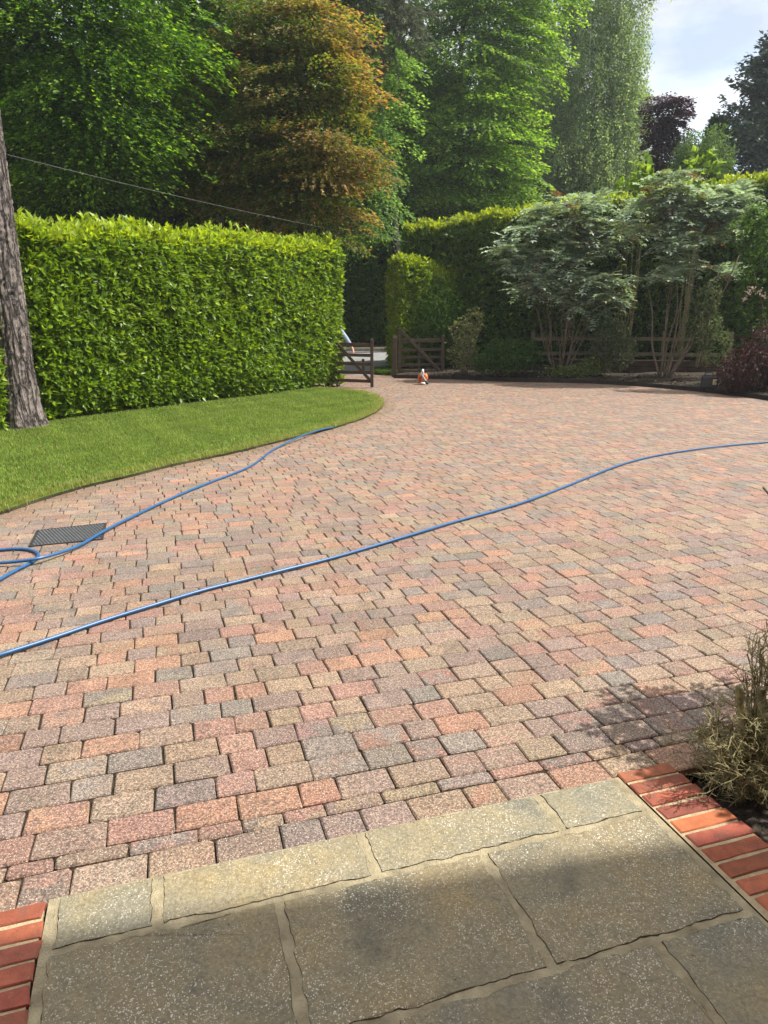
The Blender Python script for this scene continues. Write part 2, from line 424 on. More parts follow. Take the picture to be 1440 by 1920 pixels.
LO, LN, LY = (.10, .185, .015), (.22, .34, .028), (.31, .41, .032)

# ------------------------------------------------------------------ ground, lane, house
def catmull(pts, step=.15):
    pts = [np.asarray(p, float) for p in pts]; Q = [2 * pts[0] - pts[1]] + pts + [2 * pts[-1] - pts[-2]]; out = []
    for i in range(1, len(Q) - 2):
        p0, p1, p2, p3 = Q[i - 1:i + 3]; k = max(2, int(np.linalg.norm(p2 - p1) / step))
        for j in range(k):
            t = j / k
            out.append(.5 * ((2 * p1) + (-p0 + p2) * t + (2 * p0 - 5 * p1 + 4 * p2 - p3) * t * t + (-p0 + 3 * p1 - 3 * p2 + p3) * t ** 3))
    out.append(pts[-1]); return np.array(out)
def inpoly(xy, poly):
    x, y = xy[:, 0], xy[:, 1]; ins = np.zeros(len(xy), bool); j = len(poly) - 1
    for i in range(len(poly)):
        xi, yi = poly[i][:2]; xj, yj = poly[j][:2]
        c = ((yi > y) != (yj > y)) & (x < (xj - xi) * (y - yi) / (yj - yi + 1e-12) + xi); ins ^= c; j = i
    return ins
def dist_line(xy, line):
    d = np.full(len(xy), 1e9)
    for a, b in zip(line[:-1], line[1:]):
        a = a[:2]; b = b[:2]; ab = b - a; t = np.clip(((xy - a) @ ab) / (ab @ ab + 1e-12), 0, 1)
        d = np.minimum(d, np.linalg.norm(xy - (a + t[:, None] * ab), axis=1))
    return d

r_ = 400
tag(mesh('ground', [[-r_, -r_, -.16], [r_, -r_, -.16], [r_, r_, -.16], [-r_, r_, -.16]], [np.array([[0, 1, 2, 3]])], M['earth']), kind='structure')

# lawn outline along the drive
LAWN_EDGE = catmull([G(*p) for p in ((-420, 1075), (-200, 1020), (0, 965), (60, 945), (150, 917), (250, 893), (330, 873), (440, 850), (540, 825), (620, 805), (680, 786), (712, 769), (718, 756), (706, 744), (690, 738), (640, 732), (560, 727))], .2)
LAWN = np.concatenate([LAWN_EDGE, [G(520, 720), G(80, 775), G(-330, 800), G(-700, 900), G(-700, 1080)]])
BED_EDGE = catmull([G(*p) for p in ((738, 709), (850, 711.5), (960, 716), (1100, 719), (1200, 724.5), (1300, 733.5), (1380, 742.5), (1440, 751), (1560, 775), (1800, 850))], .3)

# ------------------------------------------------------------------ driveway
def driveway():
    pitch = .0825 * H
    u17, v17 = -.116 * K, 2.523 * K
    lens = [.148 * K / .882, .225, .225, .225, .148, .185]
    U, Vv, Lh, Wh = [], [], [], []
    rows = [(v17 - .49 * pitch - .0, .49 * pitch, 9), (v17 - 1.33 * pitch - .04, .84 * pitch + .04, 8)]   # cut row and last row by the patio
    v = v17
    while v < 25: rows.append((v, pitch, 0)); v += pitch
    rowsU = (-9, 15)
    pal = np.array([[186, 158, 128], [190, 138, 122], [206, 148, 116], [148, 140, 134], [166, 140, 131], [178, 152, 131]]) / 255.
    pal = pal * .70 + np.array([178, 148, 127]) / 255 * .30; pal = pal ** 2.2; pal = (pal * .92 + pal.mean(1, keepdims=True) * .08) * .43 + .006
    wgt = [.24, .17, .13, .10, .22, .14]
    near_V, near_F, near_F8, cA, cB = [], [], [], [], []
    nv = 0; fq = []; f8 = []; fq4 = []
    margin = 260
    lawn_in = LAWN[:, :2]
    bedp = np.concatenate([BED_EDGE[:, :2], [[40, 12], [40, 40], [.5, 40]]])
    recs = []
    for v0, ph, kind in rows:
        u = -9 + R.random() * .2
        u_hi = 2.45 * K + .0 if kind == 8 else 15
        while u < u_hi:
            L = lens[R.integers(len(lens))] * (1.0 + .02 * R.normal())
            recs.append((u, v0, L, ph)); u += L
    rec = np.array(recs)
    cx = ER[None, :2] * (rec[:, 0] + rec[:, 2] / 2)[:, None] + EC[None, :2] * (rec[:, 1] + rec[:, 3] / 2)[:, None]
    # in front of the camera and inside a widened view
    zc = cx[:, 1] * cs + H * sn
    sx = 720 + FPX * cx[:, 0] / np.maximum(zc, .1)
    keep = (cx[:, 1] > .6) & (sx > -margin - 900 / np.maximum(zc, 1)) & (sx < 1440 + margin + 900 / np.maximum(zc, 1)) & (cx[:, 1] < 24.4)
    dl = dist_line(cx, LAWN_EDGE); keep &= ~(inpoly(cx, lawn_in) & (dl > .22))
    keep &= ~(inpoly(cx, bedp) & (dist_line(cx, BED_EDGE) > .25))
    uc, vc = rec[:, 0] + rec[:, 2] / 2, rec[:, 1] + rec[:, 3] / 2
    keep &= ~((uc > -.62 * K) & (uc < 1.95 * K) & (vc < 2.22 * K))
    keep &= ~((vc < 2.33 * K) & (uc > 2.1 * K) & (rec[:, 1] < 2.30 * K - .02))      # open planting bed beside the patio
    rec, cx, dl = rec[keep], cx[keep], dl[keep]
    N = len(rec)
    k = R.choice(6, N, p=wgt); col = pal[k] * (1 + .10 * rn(N, 1)) * (1 + .035 * rn(N, 3))
    k2 = np.where(R.random(N) < .34, R.choice(6, N, p=[.2, .2, .15, .3, .1, .05]), k); colb = pal[k2] * (1 + .1 * rn(N, 1))
    wet = np.clip(1 - dl / .38, 0, 1)[:, None] * R.uniform(.5, 1, (N, 1)); muddy = np.array([.13, .085, .045])
    col = col * (1 - wet) + muddy * wet; colb = colb * (1 - wet) + muddy * wet
    g = .003 + .003 * R.random(N)
    a = rec[:, 2] / 2 - g / 2 - .0015 * R.random(N); b = rec[:, 3] / 2 - g / 2 - .0015 * R.random(N)
    ch = R.uniform(.004, .011, (N, 4))
    sgn = [(1, -1), (1, 1), (-1, 1), (-1, -1)]
    ring = np.zeros((N, 8, 2))
    for q, (sx_, sy_) in enumerate(sgn):
        c = np.minimum(ch[:, q], b * .6)
        p1 = np.stack([sx_ * a - (sx_ * c if q in (0, 2) else 0 * c), sy_ * b - (0 * c if q in (0, 2) else sy_ * c)], 1)
        p2 = np.stack([sx_ * a - (0 * c if q in (0, 2) else sx_ * c), sy_ * b - (sy_ * c if q in (0, 2) else 0 * c)], 1)
        ring[:, 2 * q], ring[:, 2 * q + 1] = p1, p2
    ring += R.normal(0, .0022, ring.shape)
    ang = R.normal(0, .005, N); ca, sa = np.cos(ang)[:, None], np.sin(ang)[:, None]
    ring = np.stack([ring[..., 0] * ca - ring[..., 1] * sa, ring[..., 0] * sa + ring[..., 1] * ca], 2)
    inner = ring * (1 - .0055 / np.stack([a, b], 1)[:, None, :])
    hz = R.normal(0, .0008, (N, 1)); tx, ty = R.normal(0, .005, (N, 1)), R.normal(0, .005, (N, 1))
    Vall = np.zeros((N, 24, 3))
    for q, (rg, zz) in enumerate(((ring, -.035), (ring, -.0055), (inner, 0))):
        w = cx[:, None, :] + rg[..., 0:1] * ER[None, None, :2] + rg[..., 1:2] * EC[None, None, :2]
        Vall[:, q * 8:q * 8 + 8, :2] = w
        Vall[:, q * 8:q * 8 + 8, 2] = zz + hz + tx * rg[..., 0] + ty * rg[..., 1] - .002
    base = (np.arange(N) * 24)[:, None, None]
    quads = np.array([(r * 8 + i, r * 8 + (i + 1) % 8, r * 8 + 8 + (i + 1) % 8, r * 8 + 8 + i) for r in range(2) for i in range(8)])
    FQ = (quads[None] + base).reshape(-1, 4); F8 = (np.arange(16, 24)[None, None] + base).reshape(-1, 8)
    cc = np.repeat(col, 24, 0); cb = np.repeat(colb, 24, 0)
    # bedding sand under the blocks
    nb = N * 24
    sand = [(-9, .15), (-9, 25), (15, 25), (15, .15)]
    bedcut = 2.30 * K
    S = np.array([UV(-9, .2), UV(2.075 * K, .2), UV(2.075 * K, bedcut), UV(16, bedcut), UV(16, 27), UV(-9, 27)]); S[:, 2] = -.015
    V = np.concatenate([Vall.reshape(-1, 3), S]); cc = np.concatenate([cc, np.full((6, 3), .05)]); cb = np.concatenate([cb, np.full((6, 3), .05)])
    o = mesh('driveway', V, [FQ, F8, np.array([[nb + i for i in range(6)]])], [M['paver'], M['joint']], None, [0, 0, 1], {'col': cc, 'colb': cb})
    tag(o, kind='structure')
    # moss and grit in the open joints close to the camera
    return N
NP = driveway()

# ------------------------------------------------------------------ patio slabs and brick edging
def wob_poly(quad, step=.035, amp=.006, seed=0):
    r = np.random.default_rng(seed); out = []
    for i in range(4):
        a, b = np.array(quad[i]), np.array(quad[(i + 1) % 4]); L = np.linalg.norm(b - a); k = max(2, int(L / step)); t = np.linspace(0, 1, k, endpoint=False)
        n = np.array([b[1] - a[1], a[0] - b[0]]) / L; w = r.normal(0, 1, k + 4); w = np.convolve(w, np.ones(3) / 3, 'same')[:k] * amp
        w[0] = 0
        out += [a + (b - a) * tt + n * ww for tt, ww in zip(t, w)]
    return np.array(out)
def patio():
    j = .017 * K
    rows = [  # v0, v1, list of u edges
        (2.065, 2.285, [-.485, -.144, .618, 1.39, 1.775], [0, 0, 0, 0]),
        (1.535, 2.04, [-.49, .255, 1.03, 1.785], None),
        (1.02, 1.51, [-.50, .5, 1.397, 1.80], None),
        (.5, .995, [-.50, .2, .95, 1.81], None), (-.2, .475, [-.50, .5, 1.2, 1.81], None)]
    cols = [(.19, .19, .168), (.215, .205, .168), (.21, .203, .17), (.195, .196, .175), (.19, .175, .135), (.195, .18, .14), (.20, .185, .145), (.185, .175, .14), (.18, .172, .145), (.175, .172, .15)]
    V, cc, faces, mi = [], [], [], []; n = 0; ci = 0
    big = []; sides = []
    for v0, v1, us, _ in rows:
        for u0, u1 in zip(us[:-1], us[1:]):
            q = [(u0 + .016, v0), (u1 - .016, v0), (u1 - .016, v1), (u0 + .016, v1)]
            q = [(a * K, b * K) for a, b in q]
            pol = wob_poly(q, .017, .0055, ci + 7); m = len(pol)
            cen = pol.mean(0); inn = pol + (cen - pol) * ((.0015 + .0032 * np.abs(np.sin(np.arange(m) * .09 + ci))) [:, None] / np.linalg.norm(cen - pol, axis=1)[:, None])
            top = np.array([UV(a, b, .0072) for a, b in inn]); top[:, 2] += np.random.default_rng(ci).normal(0, .0012, m)
            bot = np.array([UV(a, b, .001) for a, b in pol])
            V += [top, bot]; cc.append(np.tile(cols[ci % len(cols)], (2 * m, 1)))
            big.append(list(range(n, n + m)))
            sides += [(n + m + i, n + m + (i + 1) % m, n + (i + 1) % m, n + i) for i in range(m)]
            n += 2 * m; ci += 1
    mb = np.array([UV(a * K, b * K, .004) for a, b in ((-.515, -.3), (1.815, -.3), (1.80, 2.292), (-.507, 2.292))])
    V.append(mb); cc.append(np.full((4, 3), .2)); mq = [[n, n + 1, n + 2, n + 3]]; n += 4
    me_f = [np.array([b]) for b in big] + [np.array(sides), np.array(mq)]
    o = mesh('patio', np.concatenate(V), me_f, [M['slab'], M['mortar'], M['crack']], None, [0] * len(big) + [2, 1], {'col': np.concatenate(cc)})
    tag(o, kind='structure')
patio()
def edging(name, u0, u1, vtop, n, seed, slope=0.0):
    r = np.random.default_rng(seed); V, cc, F = [], [], []; k = 0; p = .0835 * K
    tops, sides = [], []
    for i in range(n):
        v1 = vtop - i * p; v0 = v1 - .069 * K
        du = slope * i
        q = wob_poly([((u0 + du) + r.normal(0, .002), v0), (u1 + du + r.normal(0, .004), v0 + r.normal(0, .0015)), (u1 + du + r.normal(0, .004), v1), (u0 + du, v1 + r.normal(0, .0015))], .03, .0012, seed + i)
        m = len(q); cen = q.mean(0); inn = q + (cen - q) * (.005 / np.linalg.norm(cen - q, axis=1))[:, None]
        z = .012 + r.normal(0, .0015)
        V += [np.array([UV(a, b, z) for a, b in inn]), np.array([UV(a, b, z - .004) for a, b in q]), np.array([UV(a, b, -.06) for a, b in q])]
        c = np.array([.31, .082, .042]) * (1 + .16 * r.normal()) * np.array([1, 1 + .12 * r.normal(), 1 + .1 * r.normal()])
        cc.append(np.tile(c, (3 * m, 1))); tops.append(list(range(k, k + m)))
        for a in (0, m): sides += [(k + a + m + i_, k + a + m + (i_ + 1) % m, k + a + (i_ + 1) % m, k + a + i_) for i_ in range(m)]
        k += 3 * m
    vb = vtop - n * p
    V.append(np.array([UV(u0 + .003, vb, .006), UV(u1 + slope * n - .006, vb, .006), UV(u1 - .006, vtop - .004, .006), UV(u0 + .003, vtop - .004, .006),
                       UV(u1 + slope * n - .006, vb, -.12), UV(u1 - .006, vtop - .004, -.12)])); cc.append(np.full((6, 3), .3))
    fm = [[k, k + 1, k + 2, k + 3], [k + 1, k + 4, k + 5, k + 2]]
    o = mesh(name, np.concatenate(V), [np.array([t]) for t in tops] + [np.array(sides), np.array(fm)], [M['brick'], M['mortarlight']], None, [0] * (len(tops) + 1) + [1], {'col': np.concatenate(cc)})
    tag(o, kind='structure')
edging('brick_edging', -.51 * K - .30 * .72, -.51 * K, 2.278 * K, 24, 3)
edging('brick_edging', 1.806 * K, 2.078 * K, 2.312 * K, 24, 40, .0032)

# open soil bed beside the patio
def patch(name, pts, z, mat, kind='structure', disp=.02, step=.06, seed=1):
    """a lumpy sheet filling a polygon (ring of (x,y))"""
    pts = np.asarray(pts)[:, :2]; lo, hi = pts.min(0), pts.max(0); nx, ny = [max(2, int(d / step)) for d in (hi - lo)]
    gx, gy = np.meshgrid(np.linspace(lo[0], hi[0], nx), np.linspace(lo[1], hi[1], ny))
    xy = np.stack([gx.ravel(), gy.ravel()], 1); r = np.random.default_rng(seed); zz = z + disp * r.normal(size=len(xy)) * .5 + disp * lump(xy[:, 0] * 3, xy[:, 1] * 3, seed)
    idx = np.arange(nx * ny).reshape(ny, nx); F = np.stack([idx[:-1, :-1], idx[:-1, 1:], idx[1:, 1:], idx[1:, :-1]], -1).reshape(-1, 4)
    cen = (xy[F[:, 0]] + xy[F[:, 2]]) / 2; F = F[inpoly(cen, pts)]
    return tag(mesh(name, np.c_[xy, zz], [F], mat, smooth=True), kind=kind)
patch('planting_bed', [UV(2.07 * K, -.5), UV(6, -.5), UV(6, 2.31 * K), UV(2.07 * K, 2.31 * K)], -.085, M['soil'], disp=.016, step=.035)

# ------------------------------------------------------------------ lawn and grass
def lawn():
    pts = LAWN[:, :2]
    z = .030
    tri = tessellate_polygon([[Vector((a, b, 0)) for a, b in pts]])
    n = len(pts); e = len(LAWN_EDGE)
    V = np.concatenate([np.c_[pts, np.full(n, z)], np.c_[pts, np.full(n, -.02)]])
    V[:n, :2] += R.normal(0, .008, (n, 2)); 
    F4 = np.array([(i, (i + 1) % n, n + (i + 1) % n, n + i) for i in range(n)])
    tag(mesh('lawn', V, [np.array(tri), F4], [M['lawn'], M['earth']], mi=[0, 1]), kind='structure')
lawn()
def blades(name, poly, n, z, hgt, w, cols, edge=None, edgecol=None, clipview=True):
    lo, hi = poly.min(0), poly.max(0)
    xy = R.uniform(lo[:2], hi[:2], (n, 2)); xy = xy[inpoly(xy, poly)]
    if clipview:
        zc = xy[:, 1] * cs + H * sn; sx = 720 + FPX * xy[:, 0] / zc; xy = xy[(sx > -320) & (sx < 1760)]
    xy = xy + R.normal(0, .03, xy.shape); N = len(xy); yaw = R.random(N) * 6.283
    lean = np.stack([np.cos(yaw), np.sin(yaw), np.zeros(N)], 1)
    h = hgt * R.uniform(.6, 1.3, N)
    patchy = .5 + .5 * lump(xy[:, 0] * 2.2, xy[:, 1] * 1.7, 4)
    c = np.array(cols[0]) * (1 - patchy[:, None]) + np.array(cols[1]) * patchy[:, None]
    c = c * (1 + .22 * rn(N, 1))
    dry = R.random(N) < .07; c[dry] = np.array([.26, .22, .08]) * (1 + .2 * rn(int(dry.sum()), 1))
    if edge is not None:
        d = dist_line(xy, edge); k = np.clip(1 - d / .3, 0, 1)[:, None] * .75; c = c * (1 - k) + np.array(edgecol) * k
        h *= 1 + .5 * k[:, 0]
    pos = np.c_[xy, np.full(N, z)]
    p2 = pos + lean * (h * .22)[:, None] + UP * (h * .6)[:, None]
    tip = pos + lean * (h * R.uniform(.3, .9, N))[:, None] + UP * (h * .95)[:, None]
    sd = np.stack([-lean[:, 1], lean[:, 0], 0 * h], 1) * w
    V = np.stack([pos - sd, pos + sd, p2 + sd * .8, p2 - sd * .8, tip], 1).reshape(-1, 3); b = (np.arange(N) * 5)[:, None]
    o = mesh(name, V, [np.array([[0, 1, 2, 3]]) + b, np.array([[3, 2, 4]]) + b], M['grass'], attrs={'col': np.repeat(np.clip(c, 0, 1), 5, 0)})
    return tag(o, kind='stuff')
GL = LAWN[:, :2].copy()
blades('grass', GL, 420000, .028, .042, .0035, ((.13, .20, .03), (.22, .30, .055)), LAWN_EDGE, (.34, .33, .10))

# ------------------------------------------------------------------ far bed, timber edging, mulch
def normals2(line):
    t = unit(np.gradient(line[:, :2], axis=0)); return np.stack([-t[:, 1], t[:, 0]], 1)
BN = normals2(BED_EDGE)                                    # points away from the drive
if BN[len(BN) // 2] @ np.array([0, 1]) < 0: BN = -BN
def bedz(d): return np.interp(d, [0, .2, 1.2, 3.0, 6], [.06, .10, .17, .27, .36])
def bed():
    offs = [.03, .25, .6, 1.0, 1.5, 2.0, 2.7, 3.5, 4.5, 6.0]; n = len(BED_EDGE); V = []
    for o in offs:
        q = np.c_[BED_EDGE[:, :2] + BN * o, np.full(n, bedz(o))]; q[:, 2] += R.normal(0, .012, n); V.append(q)
    F = [(r * n + i, r * n + i + 1, r * n + n + i + 1, r * n + n + i) for r in range(len(offs) - 1) for i in range(n - 1)]
    tag(mesh('mulch_bed', np.concatenate(V), [np.array(F)], M['soil'], smooth=True), kind='structure')
    # timber boards following the curve
    b = MB(); w = .045
    prof = [(-.0, -.05), (-.0, .105), (.0 + w, .105), (w, -.05)]; V = []
    for i in range(n):
        for o, z in prof: V.append([*(BED_EDGE[i, :2] + BN[i] * o), z + .006 * math.sin(i * .9)])
    F = [(i * 4 + j, i * 4 + 4 + j, i * 4 + 4 + (j + 1) % 4, i * 4 + (j + 1) % 4) for i in range(n - 1) for j in range(4)] + [(0, 1, 2, 3), tuple(4 * n - 4 + j for j in (3, 2, 1, 0))]
    b.add(V, F)
    for i in range(6, n, 14):
        q = BED_EDGE[i, :2] + BN[i] * (w + .025); b.box([*q, .04], (.05, .05, .2), bev=.004)
    tag(b.build('timber_edging', M['timber']), 'dark timber board edging curving between the drive and the shrub bed', 'edging')
    # loose mulch chips and pale dead leaves
    N = 5200; i = R.integers(0, n, N); o = R.random(N) ** 1.2 * 2.2 + .06
    p = np.c_[BED_EDGE[i, :2] + BN[i] * o[:, None] + R.normal(0, .12, (N, 2)), bedz(o) + .012]
    p = p[dist_line(p[:, :2], BED_EDGE) > .07]; N = len(p)
    c = mixcol(N, (.02, .016, .013), (.07, .05, .035)); pale = R.random(N) < .02; c[pale] = (.38, .33, .26)
    tag(leaves('mulch_chips', [(T_diamond(.3), p, rn(N) * np.array([1, 1, .2]), UP + .5 * rn(N), R.uniform(.04, .09, N), c)], M['leaf'], None), kind='stuff')
bed()

# lane beyond the gate, verge and kerb
def lane():
    ys = [23.6, 24.7, 25.6, 26.7, 28.1, 29.4, 30.2]; zs = [-.012, .03, .10, .22, .37, .48, .53]
    xs = np.linspace(-14, 14, 15); V = [[x, y, z + .02 * math.sin(x)] for y, z in zip(ys, zs) for x in xs]; n = len(xs)
    F = [(r * n + i, r * n + i + 1, r * n + n + i + 1, r * n + n + i) for r in range(len(ys) - 1) for i in range(n - 1)]
    tag(mesh('lane', V, [np.array(F)], M['asphalt'], smooth=True), kind='structure')
    b = MB()
    for i in range(28):
        x = -14 + i; b.box((x + .5, 30.27, .585), (.985, .14, .16), bev=.015)
    tag(b.build('kerb', M['kerb']), kind='structure')
    V = [[x, y, z] for y, z in ((30.34, .62), (31.0, .8), (35, 1.1), (60, 1.4)) for x in (-30, -10, 0, 10, 30)]
    F = [(r * 5 + i, r * 5 + i + 1, r * 5 + 6 + i, r * 5 + 5 + i) for r in range(3) for i in range(4)]
    tag(mesh('bank', V, [np.array(F)], M['earth']), kind='structure')
    vp = np.array([[-.35, 24.1], [.5, 23.5], [.62, 24.9], [.3, 26.2], [-.4, 25.6]])
    tag(mesh('verge', np.array([[-.35, 24.1, .02], [.5, 23.5, .02], [1.2, 24.9, .08], [.5, 26.4, .16], [-.4, 25.6, .10]]), [np.array([[0, 1, 2, 3, 4]])], M['lawn']), kind='structure')
    blades('verge_grass', vp, 9000, .06, .12, .008, ((.05, .11, .012), (.10, .19, .02)))
lane()
b = MB(); q = P(681, 691, 24.6); b.box((q[0], 24.6, .22), (.09, .09, .55), bev=.01)
tag(b.build('marker_post', M['wood']), 'short dark wooden marker post on the verge behind the left gate', 'post')

# ------------------------------------------------------------------ gates
def gate_right():
    Y = 23.25; a = P(749, 700, Y); e = P(829, 700, Y + .12)
    t = thing('field_gate', 'open dark timber five bar gate with long diagonal brace beside the bed', 'gate', (a[0], Y, .02))
    x0, x1 = a[0], e[0]; top = lambda px, py: P(px, py, Y)[2]
    zr = [top(790, y) for y in (639, 656, 670, 684, 697)]
    hs = MB(); hs.box((x0, Y, (top(745, 617) + .06) / 2 + .02), (.11, .08, top(745, 617) - .06), bev=.008); hs.build('hanging_stile', M['wood'], t)
    ss = MB(); ss.box((x1, Y + .1, (top(828, 630) + .06) / 2), (.085, .075, top(828, 630) - .04), bev=.008); ss.build('closing_stile', M['wood'], t)
    for i, z in enumerate(zr):
        r = MB(); r.bar((x0 + .057, Y, z), (x1 - .045, Y + .1, z + .01), .085 if i else .11, .03); r.build('rail', M['wood'], t)
    d = MB(); d.bar((x0 + .03, Y - .034, top(745, 619)), (x1 - .05, Y + .05, zr[-1] - .03), .085, .03); d.build('brace', M['wood'], t)
    u = MB(); xm = P(786, 670, Y)[0]; u.bar((xm, Y + .075, zr[0]), (xm, Y + .075, zr[-1] - .06), .075, .026, up=(1, 0, 0)); u.build('upright', M['wood'], t)
    p = MB(); q = P(739, 706, 23.2); p.box((q[0], 23.2, .56), (.15, .15, 1.36), bev=.012); p.box((q[0], 23.2, 1.265), (.11, .11, .05), bev=.02)
    tag(p.build('gate_post', M['wood']), 'square dark timber gate post that the open gate by the bed hangs on', 'post')
def gate_left():
    Y = 19.2; e = P(697.5, 720, Y); g = lambda py: P(697, py, Y)[2]
    t = thing('field_gate', 'half open dark timber gate poking out from behind the lit hedge end', 'gate', (e[0], Y, 0))
    x1 = e[0]; x0 = x1 - 1.7; yb = Y + .55
    s = MB(); s.box((x1, Y, (g(635) + g(726)) / 2), (.085, .08, g(635) - g(726)), bev=.01); s.build('closing_stile', M['wood'], t)
    s = MB(); s.box((x0, yb, .75), (.1, .08, 1.4), bev=.01); s.build('hanging_stile', M['wood'], t)
    zr = [g(y) for y in (647, 666.5, 683, 699, 715)]
    for i, z in enumerate(zr):
        r = MB(); r.bar((x0 + .05, yb - .02, z + .02), (x1 - .044, Y + .014, z), .085 if i else .10, .032); r.build('rail', M['wood'], t)
    d = MB(); d.bar((x0 + .2, yb - .11, g(600)), (x1 - .06, Y - .035, g(712)), .08, .03); d.build('brace', M['wood'], t)
    bt = MB(); bt.tube([(x1 - .03, Y - .06, .42), (x1 - .03, Y - .06, .015)], .011, 8); bt.build('drop_bolt', M['iron'], t)
    # ground stop and cable lying at the foot of the gate
    st = MB(); q = G(694, 742); st.box((q[0], q[1], .03), (.10, .34, .05), rot=Matrix.Rotation(-.5, 3, 'Z'), bev=.015)
    tag(st.build('gate_stop', M['grey']), 'pale grey gate stop lying on the paving below the drop bolt', 'gate stop')
gate_right(); gate_left()

# ------------------------------------------------------------------ hoses
def hose(name, label, pts, zs, rad=.0122, lawnend=False):
    q = catmull([G(*p, z) for p, z in zip(pts, zs)], .06)
    b = MB(); b.tube(q, rad, 10)
    return tag(b.build(name, M['hose'], smooth=True), label, 'hose')
z = .014
hose('garden_hose', 'blue hose that makes a loop beside the drain cover and runs to the lawn',
     [(-40, 1108), (0, 1086), (36, 1066), (60, 1054), (72, 1043), (66, 1034), (42, 1029), (0, 1031), (-50, 1038), (-75, 1050), (-40, 1057), (0, 1055.5), (40, 1052), (72, 1047), (110, 1037), (150, 1022), (200, 993), (250, 968), (300, 944), (350, 922), (400, 902), (440, 887), (468, 875), (490, 860), (508, 846), (530, 834), (555, 822), (572, 815), (600, 806), (625, 801)],
     [z, z, z, z, z, z, z, z, z, z, z + .005, z + .012, z + .022, z + .03, z + .018, z + .008, z + .008, z + .004, z, z, z, z, z, z, z, z + .01, z + .034, z + .042, z + .03, z + .016])
hose('garden_hose', 'long blue hose crossing the whole paved drive from side to side',
     [(-60, 1246), (0, 1228), (100, 1196), (200, 1162), (300, 1131), (380, 1107), (460, 1087), (540, 1067), (620, 1047), (700, 1024), (780, 1000), (850, 979), (920, 960), (980, 942), (1040, 920), (1100, 896), (1150, 876), (1200, 861), (1260, 849), (1340, 838), (1440, 829), (1560, 822)], [z + .004 * (i % 3 == 1) for i in range(22)])

# ------------------------------------------------------------------ drain cover
def drain():
    c = [G(68, 995), G(201, 981), G(194, 1012), G(52, 1026)]
    b = MB(); cen = sum(c) / 4
    top = [p * .985 + cen * .015 + UP * .007 for p in c]; inn = [p * .93 + cen * .07 + UP * .007 for p in c]; low = [p - UP * .02 for p in c]; pan = [p + UP * -.0025 for p in inn]
    b.add(low + top + inn + pan, [(i, (i + 1) % 4, 4 + (i + 1) % 4, 4 + i) for i in range(4)] + [(4 + i, 4 + (i + 1) % 4, 8 + (i + 1) % 4, 8 + i) for i in range(4)] + [(8 + i, 8 + (i + 1) % 4, 12 + (i + 1) % 4, 12 + i) for i in range(4)] + [(12, 13, 14, 15)])
    nx, ny = 20, 12
    for i in range(nx):
        for j in range(ny):
            u, v = (i + .5 + .5 * (j % 2)) / (nx + .5), (j + .5) / ny
            p = (pan[0] * (1 - u) + pan[1] * u) * (1 - v) + (pan[3] * (1 - u) + pan[2] * u) * v
            b.ell(p, (.0085, .0085, .007), 6, 4, m=1)
    tag(b.build('drain_cover', [M['iron'], M['stud']]), 'black rectangular drain cover with raised studs set into the paving', 'drain cover')
drain()

# ------------------------------------------------------------------ leaf blower, can
def rotz(a): return np.array(Matrix.Rotation(a, 3, 'Z'))
def blower():
    c = G(793, 721); Y = c[1]; x = c[0]
    t = thing('leaf_blower', 'orange and grey leaf blower standing on the paving in front of the open gate', 'leaf blower', (x, Y, 0))
    b = MB(); b.ell((x - .075, Y + .08, .165), (.075, .14, .145), 18, 10); b.ell((x + .075, Y + .10, .19), (.075, .13, .12), 18, 10); b.box((x, Y + .1, .17), (.12, .16, .2), bev=.04)
    b.build('motor_housing', M['orange'], t, True)
    g = MB(); 
    for k in range(7): g.box((x - .075 + .0, Y - .055, .10 + k * .02), (.10 - abs(k - 3) * .016, .012, .008), bev=.002)
    g.build('intake_grille', M['black'], t)
    w = MB(); w.ell((x - .02, Y + .03, .29), (.06, .09, .055), 14, 8); w.tube([(x - .03, Y + .16, .31), (x - .02, Y + .12, .37), (x - .005, Y + .03, .405), (x, Y - .03, .37), (x - .01, Y - .04, .30)], [.024, .026, .028, .026, .028], 10)
    w.build('top_handle', M['white'], t, True)
    f = MB(); f.ell((x + .0, Y - .02, .035), (.075, .07, .035), 14, 7); f.box((x - .08, Y + .02, .018), (.05, .1, .03), bev=.01); f.build('foot', M['white'], t, True)
    n = MB(); n.tube([(x - .03, Y + .0, .27), (x - .02, Y - .05, .24), (x + .04, Y - .16, .15), (x + .085, Y - .25, .085)], [.03, .034, .033, .031], 14); nz = n.build('blower_tube', M['grey'], t, True)
    e = MB(); e.tube([(x + .075, Y - .235, .095), (x + .105, Y - .30, .052)], [.036, .04], 14); e.build('tube_end', M['black'], nz, True)
blower()
